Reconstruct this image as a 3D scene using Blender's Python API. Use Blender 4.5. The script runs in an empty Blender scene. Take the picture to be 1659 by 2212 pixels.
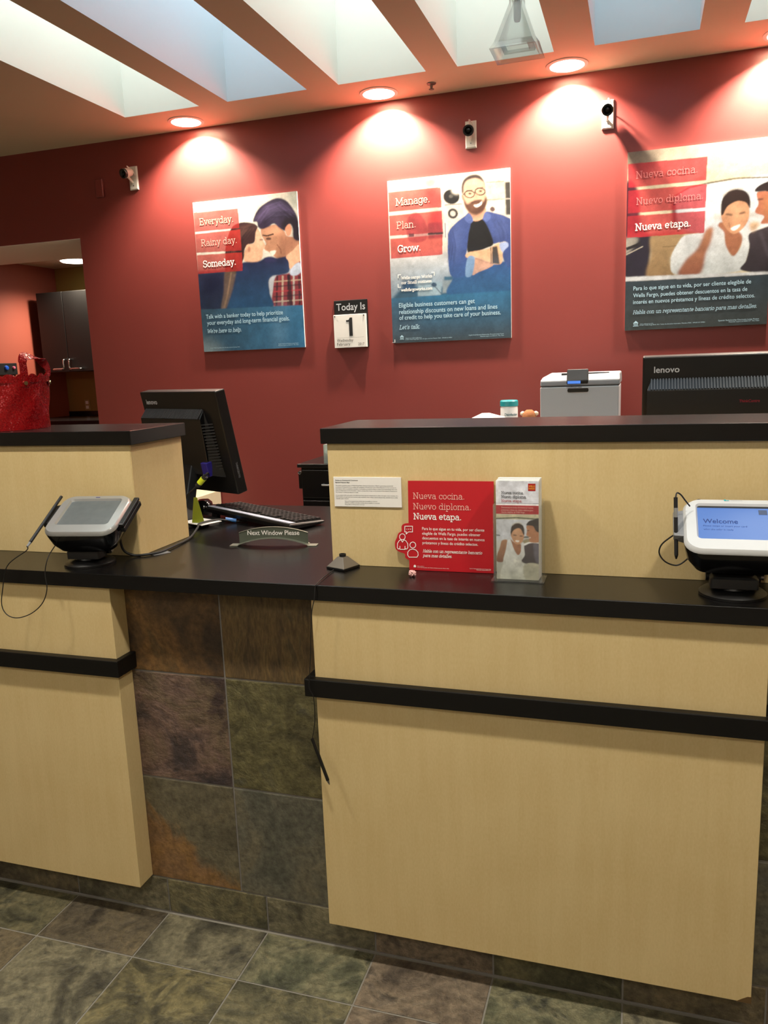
import bpy, bmesh, math, random
import numpy as np
from mathutils import Matrix, Vector, Euler
random.seed(4)
PI = math.pi
SC = bpy.context.scene
COL = SC.collection

# ------------------------------------------------------------------ camera
CX, CY, CZ = 1.01436, -1.72919, 1.51311
YAW, PITCH, ROLL, FPX = 0.314329, -0.183923, -0.038667, 1721.50
fwd = Vector((-math.sin(YAW)*math.cos(PITCH), math.cos(YAW)*math.cos(PITCH), math.sin(PITCH)))
rgt = Vector((math.cos(YAW), math.sin(YAW), 0))
upv = rgt.cross(fwd)
r2 = rgt*math.cos(ROLL) + upv*math.sin(ROLL)
u2 = -rgt*math.sin(ROLL) + upv*math.cos(ROLL)
cam_d = bpy.data.cameras.new('camera')
cam_d.sensor_fit = 'VERTICAL'; cam_d.sensor_height = 36.0; cam_d.sensor_width = 36.0
cam_d.lens = FPX/2212.0*36.0
cam_d.clip_start = 0.02
cam = bpy.data.objects.new('camera', cam_d); COL.objects.link(cam)
b = -fwd
cam.matrix_world = Matrix(((r2.x, u2.x, b.x, CX), (r2.y, u2.y, b.y, CY), (r2.z, u2.z, b.z, CZ), (0, 0, 0, 1)))
SC.camera = cam

# ------------------------------------------------------------------ world, exposure, lights
W = bpy.data.worlds.new('world'); SC.world = W; W.use_nodes = True
W.node_tree.nodes['Background'].inputs[0].default_value = (0.55, 0.6, 0.7, 1)
W.node_tree.nodes['Background'].inputs[1].default_value = 0.3
SC.view_settings.view_transform = 'Standard'
SC.view_settings.look = 'None'
SC.view_settings.gamma = 1.0
SC.view_settings.use_curve_mapping = False
SC.view_settings.exposure = 0.0
SC.cycles.max_bounces = 5; SC.cycles.diffuse_bounces = 3; SC.cycles.glossy_bounces = 3; SC.cycles.transmission_bounces = 4; SC.cycles.transparent_max_bounces = 12
SC.cycles.use_adaptive_sampling = True; SC.cycles.adaptive_threshold = 0.05; SC.cycles.caustics_reflective = False; SC.cycles.caustics_refractive = False
E_CAN = 150.0        # wall-washing downlights behind the counter
E_LOBBY = 80.0      # downlights over the customer side
E_FILL_PANEL = 9.0      # unseen fill panels added further back in the lobby
E_ALCOVE = 80.0     # lamp of the room behind the doorway
WELL_STRENGTH = [3.8, 3.1, 3.8, 3.6, 2.5, 3.5]
WELL_COLOR = [(0.93, 1.0, 0.95), (0.62, 0.80, 1.0), (0.93, 1.0, 0.95), (0.93, 1.0, 0.95), (0.60, 0.80, 1.0), (0.95, 1.0, 0.96)]

def spot(name, loc, energy, color, angle, blend, size, target=None):
    l = bpy.data.lights.new(name, 'SPOT'); l.energy = energy; l.color = color
    l.spot_size = math.radians(angle); l.spot_blend = blend; l.shadow_soft_size = size
    o = bpy.data.objects.new(name, l); COL.objects.link(o); o.location = loc
    if target is not None:
        d = Vector(target) - Vector(loc)
        o.rotation_euler = d.to_track_quat('-Z', 'Y').to_euler()
    return o
def area(name, loc, energy, color, sx, sy):
    l = bpy.data.lights.new(name, 'AREA'); l.shape = 'RECTANGLE'; l.size = sx; l.size_y = sy
    l.energy = energy; l.color = color
    o = bpy.data.objects.new(name, l); COL.objects.link(o); o.location = loc
    return o

# ------------------------------------------------------------------ measures of the place
ZC = 2.65            # ceiling
YW = 1.8974          # back wall
ZT, ZB = 1.0136, 0.9762   # worktop top / underside
YO = -0.0785         # worktop front edge
YP = -0.0617         # wood panel face
S = 0.309            # slate tile module
XB = -0.2351         # floor / skirting joint
Z1, Z2, Z3 = 0.7266, 0.4174, 0.1073
WELLS = [(-1.2287, -0.8502), (-0.7116, -0.3394), (-0.1983, 0.1742), (0.3016, 0.6751), (0.8248, 1.1906), (1.3389, 1.71)]
WY0, WY1 = -0.25, 1.6138
CANS = [(-1.017, 1.781), (-0.078, 1.781), (0.71, 1.776), (1.5, 1.776)]

LOBBY = [(-0.75, -0.66), (0.45, -0.70), (1.65, -0.66)]
for i, (x, y) in enumerate(CANS):
    spot('can_lamp', (x, y, ZC+0.060), E_CAN*(1.0, 1.25, 1.2, 1.2)[i], (1.0, 0.84, 0.66), 165, 0.35, 0.022, (x, y, 0))
for x, y in LOBBY:
    spot('lobby_lamp', (x, y, ZC-0.03), E_LOBBY, (1.0, 0.92, 0.79), 130, 0.6, 0.05, (x, y+0.15, 0))
for x, y in ((-1.2, -2.6), (1.2, -2.6), (0.0, -3.9)):
    area('lobby_fill_lamp', (x, y, ZC-0.03), E_FILL_PANEL, (1.0, 0.93, 0.80), 1.15, 0.55)  # added fill light, out of view behind the camera
spot('alcove_lamp', (-1.75, 2.95, 2.27), 70.0, (1.0, 0.86, 0.66), 160, 0.5, 0.05, (-1.75, 2.95, 0))  # added lamp hidden by the wall, lifts the back room by bounce
spot('alcove_lamp', (-2.71, 3.05, 2.27), E_ALCOVE, (1.0, 0.86, 0.66), 150, 0.7, 0.05, (-2.71, 3.0, 0))

# ------------------------------------------------------------------ helpers: colour, materials
def lin(c):
    out = []
    for v in c[:3]:
        v = v/255.0
        out.append(v/12.92 if v <= 0.04045 else ((v+0.055)/1.055)**2.4)
    return (out[0], out[1], out[2], 1.0)
MATS = {}
def new_mat(name):
    m = bpy.data.materials.new(name); m.use_nodes = True
    nt = m.node_tree; bs = nt.nodes['Principled BSDF']
    return m, nt, bs
def mat(name, col, rough=0.5, metal=0.0, spec=0.5, noise=0.04, nscale=40.0, bump=0.0, coat=0.0):
    """plain paint / plastic / metal with a faint procedural unevenness"""
    if name in MATS: return MATS[name]
    m, nt, bs = new_mat(name)
    tc = nt.nodes.new('ShaderNodeTexCoord'); nz = nt.nodes.new('ShaderNodeTexNoise')
    nz.inputs['Scale'].default_value = nscale; nz.inputs['Detail'].default_value = 4
    nt.links.new(tc.outputs['Object'], nz.inputs['Vector'])
    c = lin(col)
    mx = nt.nodes.new('ShaderNodeMix'); mx.data_type = 'RGBA'
    mx.inputs[6].default_value = tuple(max(0, v*(1-noise)) for v in c[:3])+(1,)
    mx.inputs[7].default_value = tuple(min(1, v*(1+noise)) for v in c[:3])+(1,)
    nt.links.new(nz.outputs['Fac'], mx.inputs[0]); nt.links.new(mx.outputs[2], bs.inputs['Base Color'])
    bs.inputs['Roughness'].default_value = rough; bs.inputs['Metallic'].default_value = metal
    bs.inputs['Specular IOR Level'].default_value = spec
    bs.inputs['Coat Weight'].default_value = coat
    if bump:
        bp = nt.nodes.new('ShaderNodeBump'); bp.inputs['Strength'].default_value = bump; bp.inputs['Distance'].default_value = 0.002
        nt.links.new(nz.outputs['Fac'], bp.inputs['Height']); nt.links.new(bp.outputs['Normal'], bs.inputs['Normal'])
    MATS[name] = m
    return m
def emit(name, col, strength):
    if name in MATS: return MATS[name]
    m, nt, bs = new_mat(name)
    bs.inputs['Base Color'].default_value = (col[0]*0.06, col[1]*0.06, col[2]*0.06, 1); bs.inputs['Roughness'].default_value = 0.25
    bs.inputs['Emission Color'].default_value = (col[0], col[1], col[2], 1)
    bs.inputs['Emission Strength'].default_value = strength
    MATS[name] = m
    return m
def glass(name, col=(0.97, 0.99, 0.98), rough=0.02, ior=1.49):
    m, nt, bs = new_mat(name)
    bs.inputs['Base Color'].default_value = (*col, 1); bs.inputs['Roughness'].default_value = rough
    bs.inputs['Transmission Weight'].default_value = 1.0; bs.inputs['IOR'].default_value = ior
    MATS[name] = m
    return m
def thin_clear(name, tint, gloss_rough, ior, haze=0.0):
    """thin clear sheet: lets light through, mirrors at grazing angles, slightly milky"""
    m, nt, bs = new_mat(name); nt.nodes.remove(bs); out = nt.nodes['Material Output']
    tr = nt.nodes.new('ShaderNodeBsdfTransparent'); tr.inputs[0].default_value = (*tint, 1)
    gl = nt.nodes.new('ShaderNodeBsdfGlossy'); gl.inputs['Roughness'].default_value = gloss_rough
    di = nt.nodes.new('ShaderNodeBsdfDiffuse'); di.inputs[0].default_value = (0.8, 0.82, 0.8, 1)
    lw = nt.nodes.new('ShaderNodeLayerWeight'); lw.inputs['Blend'].default_value = 0.5
    pw = nt.nodes.new('ShaderNodeMath'); pw.operation = 'POWER'; pw.inputs[1].default_value = 4.0; nt.links.new(lw.outputs['Facing'], pw.inputs[0])
    fr = nt.nodes.new('ShaderNodeMath'); fr.operation = 'MULTIPLY_ADD'; fr.inputs[1].default_value = 0.8; fr.inputs[2].default_value = ((ior-1)/(ior+1))**2
    nt.links.new(pw.outputs[0], fr.inputs[0])
    m0 = nt.nodes.new('ShaderNodeMixShader'); m0.inputs[0].default_value = haze
    nt.links.new(tr.outputs[0], m0.inputs[1]); nt.links.new(di.outputs[0], m0.inputs[2])
    m1 = nt.nodes.new('ShaderNodeMixShader'); nt.links.new(fr.outputs[0], m1.inputs[0])
    nt.links.new(m0.outputs[0], m1.inputs[1]); nt.links.new(gl.outputs[0], m1.inputs[2])
    nt.links.new(m1.outputs[0], out.inputs['Surface'])
    MATS[name] = m
    return m
def ramp(nt, fac, stops):
    r = nt.nodes.new('ShaderNodeValToRGB'); e = r.color_ramp.elements
    while len(e) < len(stops): e.new(0.5)
    for el, (p, c) in zip(e, stops): el.position = p; el.color = c
    nt.links.new(fac, r.inputs['Fac'])
    return r
def wood(name, base, dark):
    m, nt, bs = new_mat(name)
    tc = nt.nodes.new('ShaderNodeTexCoord')
    mp = nt.nodes.new('ShaderNodeMapping'); mp.inputs['Scale'].default_value = (34, 34, 3.2)
    nt.links.new(tc.outputs['Object'], mp.inputs['Vector'])
    n1 = nt.nodes.new('ShaderNodeTexNoise'); n1.inputs['Scale'].default_value = 1.2; n1.inputs['Detail'].default_value = 5; n1.inputs['Distortion'].default_value = 0.6
    nt.links.new(mp.outputs[0], n1.inputs['Vector'])
    mp2 = nt.nodes.new('ShaderNodeMapping'); mp2.inputs['Scale'].default_value = (240, 240, 110)
    nt.links.new(tc.outputs['Object'], mp2.inputs['Vector'])
    n2 = nt.nodes.new('ShaderNodeTexNoise'); n2.inputs['Scale'].default_value = 1.0; n2.inputs['Detail'].default_value = 3
    nt.links.new(mp2.outputs[0], n2.inputs['Vector'])
    n3 = nt.nodes.new('ShaderNodeTexNoise'); n3.inputs['Scale'].default_value = 6.0; n3.inputs['Detail'].default_value = 2
    nt.links.new(tc.outputs['Object'], n3.inputs['Vector'])
    a = nt.nodes.new('ShaderNodeMath'); a.operation = 'MULTIPLY_ADD'; a.inputs[1].default_value = 0.34
    nt.links.new(n1.outputs['Fac'], a.inputs[0])
    b_ = nt.nodes.new('ShaderNodeMath'); b_.operation = 'MULTIPLY'; b_.inputs[1].default_value = 0.42
    nt.links.new(n2.outputs['Fac'], b_.inputs[0]); nt.links.new(b_.outputs[0], a.inputs[2])
    c_ = nt.nodes.new('ShaderNodeMath'); c_.operation = 'MULTIPLY_ADD'; c_.inputs[1].default_value = 0.35
    nt.links.new(n3.outputs['Fac'], c_.inputs[0]); nt.links.new(a.outputs[0], c_.inputs[2])
    r = ramp(nt, c_.outputs[0], [(0.30, lin(dark)), (0.66, lin(base)), (0.95, tuple(min(1, v*1.1) for v in lin(base)[:3])+(1,))])
    nt.links.new(r.outputs[0], bs.inputs['Base Color'])
    bs.inputs['Roughness'].default_value = 0.42; bs.inputs['Specular IOR Level'].default_value = 0.35
    MATS[name] = m
    return m
def slate(name, cols, scale=5.0, seed=0.0, distort=0.8, stretch=(1, 1, 1), patch=None, bump=0.8, rough=0.5, contrast=(0.34, 0.66)):
    m, nt, bs = new_mat(name)
    tc = nt.nodes.new('ShaderNodeTexCoord'); oi = nt.nodes.new('ShaderNodeObjectInfo')
    sh = nt.nodes.new('ShaderNodeMath'); sh.operation = 'MULTIPLY'; sh.inputs[1].default_value = 37.0
    nt.links.new(oi.outputs['Random'], sh.inputs[0])
    ad = nt.nodes.new('ShaderNodeVectorMath'); ad.operation = 'ADD'
    nt.links.new(tc.outputs['Object'], ad.inputs[0]); nt.links.new(sh.outputs[0], ad.inputs[1])
    mp = nt.nodes.new('ShaderNodeMapping'); mp.inputs['Location'].default_value = (seed, seed*1.7, seed*0.3); mp.inputs['Scale'].default_value = stretch
    nt.links.new(ad.outputs[0], mp.inputs['Vector'])
    n1 = nt.nodes.new('ShaderNodeTexNoise'); n1.inputs['Scale'].default_value = scale; n1.inputs['Detail'].default_value = 9; n1.inputs['Roughness'].default_value = 0.62; n1.inputs['Distortion'].default_value = distort
    nt.links.new(mp.outputs[0], n1.inputs['Vector'])
    lo, hi = contrast; k = len(cols)
    r = ramp(nt, n1.outputs['Fac'], [(lo+(hi-lo)*i/(k-1), lin(c)) for i, c in enumerate(cols)])
    n2 = nt.nodes.new('ShaderNodeTexNoise'); n2.inputs['Scale'].default_value = 55; n2.inputs['Detail'].default_value = 7; n2.inputs['Roughness'].default_value = 0.65
    nt.links.new(mp.outputs[0], n2.inputs['Vector'])
    mm = nt.nodes.new('ShaderNodeMapRange'); mm.inputs['From Min'].default_value = 0.3; mm.inputs['From Max'].default_value = 0.7
    mm.inputs['To Min'].default_value = 0.55; mm.inputs['To Max'].default_value = 1.45
    nt.links.new(n2.outputs['Fac'], mm.inputs[0])
    out = r.outputs[0]
    if patch:
        pc, (ax, az, off), soft = patch
        sx = nt.nodes.new('ShaderNodeSeparateXYZ'); nt.links.new(tc.outputs['Object'], sx.inputs[0])
        m1 = nt.nodes.new('ShaderNodeMath'); m1.operation = 'MULTIPLY'; m1.inputs[1].default_value = ax; nt.links.new(sx.outputs[0], m1.inputs[0])
        m2 = nt.nodes.new('ShaderNodeMath'); m2.operation = 'MULTIPLY_ADD'; m2.inputs[1].default_value = az; nt.links.new(sx.outputs[2], m2.inputs[0]); nt.links.new(m1.outputs[0], m2.inputs[2])
        m3 = nt.nodes.new('ShaderNodeMath'); m3.operation = 'MULTIPLY_ADD'; m3.inputs[1].default_value = 0.25
        nt.links.new(n1.outputs['Fac'], m3.inputs[0]); nt.links.new(m2.outputs[0], m3.inputs[2])
        m4 = nt.nodes.new('ShaderNodeMapRange'); m4.inputs['From Min'].default_value = off; m4.inputs['From Max'].default_value = off+soft
        nt.links.new(m3.outputs[0], m4.inputs[0])
        r2_ = ramp(nt, n1.outputs['Fac'], [(lo+(hi-lo)*i/(len(pc)-1), lin(c)) for i, c in enumerate(pc)])
        mx0 = nt.nodes.new('ShaderNodeMix'); mx0.data_type = 'RGBA'
        nt.links.new(m4.outputs[0], mx0.inputs[0]); nt.links.new(out, mx0.inputs[6]); nt.links.new(r2_.outputs[0], mx0.inputs[7])
        out = mx0.outputs[2]
    vm = nt.nodes.new('ShaderNodeVectorMath'); vm.operation = 'SCALE'
    nt.links.new(out, vm.inputs[0]); nt.links.new(mm.outputs[0], vm.inputs['Scale'])
    nt.links.new(vm.outputs[0], bs.inputs['Base Color'])
    hs = nt.nodes.new('ShaderNodeMath'); hs.operation = 'MULTIPLY_ADD'; hs.inputs[1].default_value = 2.2
    nt.links.new(n1.outputs['Fac'], hs.inputs[0]); nt.links.new(n2.outputs['Fac'], hs.inputs[2])
    bp = nt.nodes.new('ShaderNodeBump'); bp.inputs['Strength'].default_value = bump; bp.inputs['Distance'].default_value = 0.006
    nt.links.new(hs.outputs[0], bp.inputs['Height']); nt.links.new(bp.outputs['Normal'], bs.inputs['Normal'])
    bs.inputs['Roughness'].default_value = rough
    MATS[name] = m
    return m
def glitter(name):
    m, nt, bs = new_mat(name)
    tc = nt.nodes.new('ShaderNodeTexCoord')
    vo = nt.nodes.new('ShaderNodeTexVoronoi'); vo.inputs['Scale'].default_value = 420
    nt.links.new(tc.outputs['Object'], vo.inputs['Vector'])
    r = ramp(nt, vo.outputs['Color'], [(0.0, lin((128, 8, 14))), (0.6, lin((146, 10, 16))), (1.0, lin((160, 16, 20)))])
    nt.links.new(r.outputs[0], bs.inputs['Base Color'])
    geo = nt.nodes.new('ShaderNodeNewGeometry')
    sb = nt.nodes.new('ShaderNodeVectorMath'); sb.operation = 'SUBTRACT'; sb.inputs[1].default_value = (0.5, 0.5, 0.5)
    nt.links.new(vo.outputs['Color'], sb.inputs[0])
    sc = nt.nodes.new('ShaderNodeVectorMath'); sc.operation = 'SCALE'; sc.inputs['Scale'].default_value = 0.42
    nt.links.new(sb.outputs[0], sc.inputs[0])
    ad = nt.nodes.new('ShaderNodeVectorMath'); ad.operation = 'ADD'
    nt.links.new(geo.outputs['Normal'], ad.inputs[0]); nt.links.new(sc.outputs[0], ad.inputs[1])
    nm = nt.nodes.new('ShaderNodeVectorMath'); nm.operation = 'NORMALIZE'; nt.links.new(ad.outputs[0], nm.inputs[0])
    nt.links.new(nm.outputs[0], bs.inputs['Normal'])
    bs.inputs['Metallic'].default_value = 0.15; bs.inputs['Roughness'].default_value = 0.2
    MATS[name] = m
    return m
def print_mat():
    m, nt, bs = new_mat('photo_print')
    at = nt.nodes.new('ShaderNodeAttribute'); at.attribute_name = 'ink'
    nt.links.new(at.outputs['Color'], bs.inputs['Base Color'])
    bs.inputs['Roughness'].default_value = 0.33; bs.inputs['Specular IOR Level'].default_value = 0.5
    MATS['photo_print'] = m
    return m

# ------------------------------------------------------------------ helpers: geometry
class G:
    def __init__(s): s.v = []; s.f = []; s.marks = []
    def add(s, vs, fs):
        o = len(s.v); s.v += [tuple(p) for p in vs]; s.f += [tuple(i+o for i in f) for f in fs]; return s
    def box(s, x0, x1, y0, y1, z0, z1):
        return s.add([(x0,y0,z0),(x1,y0,z0),(x1,y1,z0),(x0,y1,z0),(x0,y0,z1),(x1,y0,z1),(x1,y1,z1),(x0,y1,z1)],
                     [(0,3,2,1),(4,5,6,7),(0,1,5,4),(1,2,6,5),(2,3,7,6),(3,0,4,7)])
    def loft(s, rings, cap=True, closed=False):
        n = len(rings[0]); o = len(s.v)
        for r in rings: s.v += [tuple(p) for p in r]
        for k in range(len(rings)-1):
            for i in range(n):
                j = (i+1) % n
                s.f.append((o+k*n+i, o+k*n+j, o+(k+1)*n+j, o+(k+1)*n+i))
        if cap:
            s.f.append(tuple(o+i for i in reversed(range(n)))); s.f.append(tuple(o+(len(rings)-1)*n+i for i in range(n)))
        return s
    def lathe(s, prof, c=(0,0,0), n=32, cap=True):
        rings = [[(c[0]+r*math.cos(2*PI*i/n), c[1]+r*math.sin(2*PI*i/n), c[2]+z) for i in range(n)] for r, z in prof]
        return s.loft(rings, cap)
    def tube(s, path, r, n=8, cap=True, r_end=None):
        P = [Vector(p) for p in path]; rings = []; prev = None
        for i, p in enumerate(P):
            t = (P[min(i+1, len(P)-1)] - P[max(i-1, 0)]).normalized()
            if prev is None:
                a = Vector((0,0,1)) if abs(t.z) < 0.9 else Vector((1,0,0)); nrm = t.cross(a).normalized()
            else:
                nrm = (prev - t*prev.dot(t)).normalized()
            prev = nrm; bn = t.cross(nrm)
            rr = r if r_end is None else r+(r_end-r)*i/(len(P)-1)
            rings.append([p + (nrm*math.cos(2*PI*k/n) + bn*math.sin(2*PI*k/n))*rr for k in range(n)])
        return s.loft(rings, cap)
    def strip(s, path, width_vec, thick):
        """flat strap along path; width_vec: width direction (const), thickness along local normal"""
        P = [Vector(p) for p in path]; wv = Vector(width_vec); rings = []
        for i, p in enumerate(P):
            t = (P[min(i+1, len(P)-1)] - P[max(i-1, 0)]).normalized(); nn = t.cross(wv).normalized()*thick/2
            rings.append([p-wv/2-nn, p+wv/2-nn, p+wv/2+nn, p-wv/2+nn])
        return s.loft(rings)
    def xf(s, M):
        s.v = [tuple(M @ Vector(p)) for p in s.v]; return s
    def join(s, g): return s.add(g.v, g.f)
def rrect(w, h, r, z=0.0, n=6, cx=0, cy=0):
    pts = []
    for qx, qy, a0 in ((1,1,0),(-1,1,PI/2),(-1,-1,PI),(1,-1,1.5*PI)):
        for i in range(n+1):
            a = a0 + PI/2*i/n
            pts.append((cx+qx*(w/2-r)+r*math.cos(a), cy+qy*(h/2-r)+r*math.sin(a), z))
    return pts
def spline(P, n=8, closed=False):
    P = [np.array(p, float) for p in P]; out = []; m = len(P)
    rng = range(m) if closed else range(m-1)
    for i in rng:
        if closed: a, b_, c, d = P[(i-1)%m], P[i], P[(i+1)%m], P[(i+2)%m]
        else: a, b_, c, d = P[max(i-1,0)], P[i], P[i+1], P[min(i+2,m-1)]
        for k in range(n):
            t = k/n
            out.append(0.5*((2*b_)+(-a+c)*t+(2*a-5*b_+4*c-d)*t*t+(-a+3*b_-3*c+d)*t**3))
    if not closed: out.append(P[-1])
    return [tuple(float(x) for x in p) for p in out]
def obj(name, g, m, parent=None, bevel=0.0, smooth=False, seg=2, angle=35):
    me = bpy.data.meshes.new(name)
    off = Vector((0,0,0))
    if parent is not None:
        off = parent.matrix_basis.translation if parent.parent is None else parent.parent.matrix_basis.translation
    me.from_pydata([tuple(Vector(p)-off) for p in g.v], [], g.f)
    if m is not None: me.materials.append(MATS[m] if isinstance(m, str) else m)
    bm = bmesh.new(); bm.from_mesh(me); bmesh.ops.recalc_face_normals(bm, faces=bm.faces[:]); bm.to_mesh(me); bm.free()
    if smooth:
        me.shade_smooth(); me.set_sharp_from_angle(angle=math.radians(angle))
    o = bpy.data.objects.new(name, me); COL.objects.link(o)
    if parent is not None: o.parent = parent
    if bevel:
        md = o.modifiers.new('bevel', 'BEVEL'); md.width = bevel; md.segments = seg; md.limit_method = 'ANGLE'; md.angle_limit = math.radians(30)
    return o
def tag(o, label, cat, group=None):
    o['label'] = label; o['category'] = cat
    if group: o['group'] = group
    return o
def thing(name, loc, label, cat, group=None):
    o = bpy.data.objects.new(name, None); COL.objects.link(o); o.location = loc; o.empty_display_size = 0.05
    o.matrix_basis = Matrix.Translation(loc)
    return tag(o, label, cat, group)
def solo(name, g, m, loc, label, cat, group=None, **kw):
    """single-mesh thing: origin at its base"""
    L = Vector(loc); g.v = [tuple(Vector(p)-L) for p in g.v]
    o = obj(name, g, m, None, **kw); o.location = loc
    return tag(o, label, cat, group)
def struct(o): o['kind'] = 'structure'; return o

# ---- writing: sans (built-in font) and a slab face drawn from strokes
TCACHE = {}
def sans(body, shear=0.0, bold=0.0, res=3):
    key = (body, shear, bold)
    if key in TCACHE: return TCACHE[key]
    cu = bpy.data.curves.new('txt', 'FONT'); cu.body = body; cu.size = 1.0; cu.shear = shear; cu.offset = bold; cu.resolution_u = res
    o = bpy.data.objects.new('txt', cu); COL.objects.link(o)
    dg = bpy.context.evaluated_depsgraph_get()
    me = bpy.data.meshes.new_from_object(o.evaluated_get(dg))
    vs = [(v.co.x, v.co.y) for v in me.vertices]; fs = [tuple(p.vertices) for p in me.polygons]
    bpy.data.objects.remove(o); bpy.data.curves.remove(cu); bpy.data.meshes.remove(me)
    TCACHE[key] = (vs, fs)
    return vs, fs
def arc(cx, cy, rx, ry, a0, a1, n=12):
    return [(cx+rx*math.cos(math.radians(a0+(a1-a0)*i/n)), cy+ry*math.sin(math.radians(a0+(a1-a0)*i/n))) for i in range(n+1)]
X = 0.48
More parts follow.
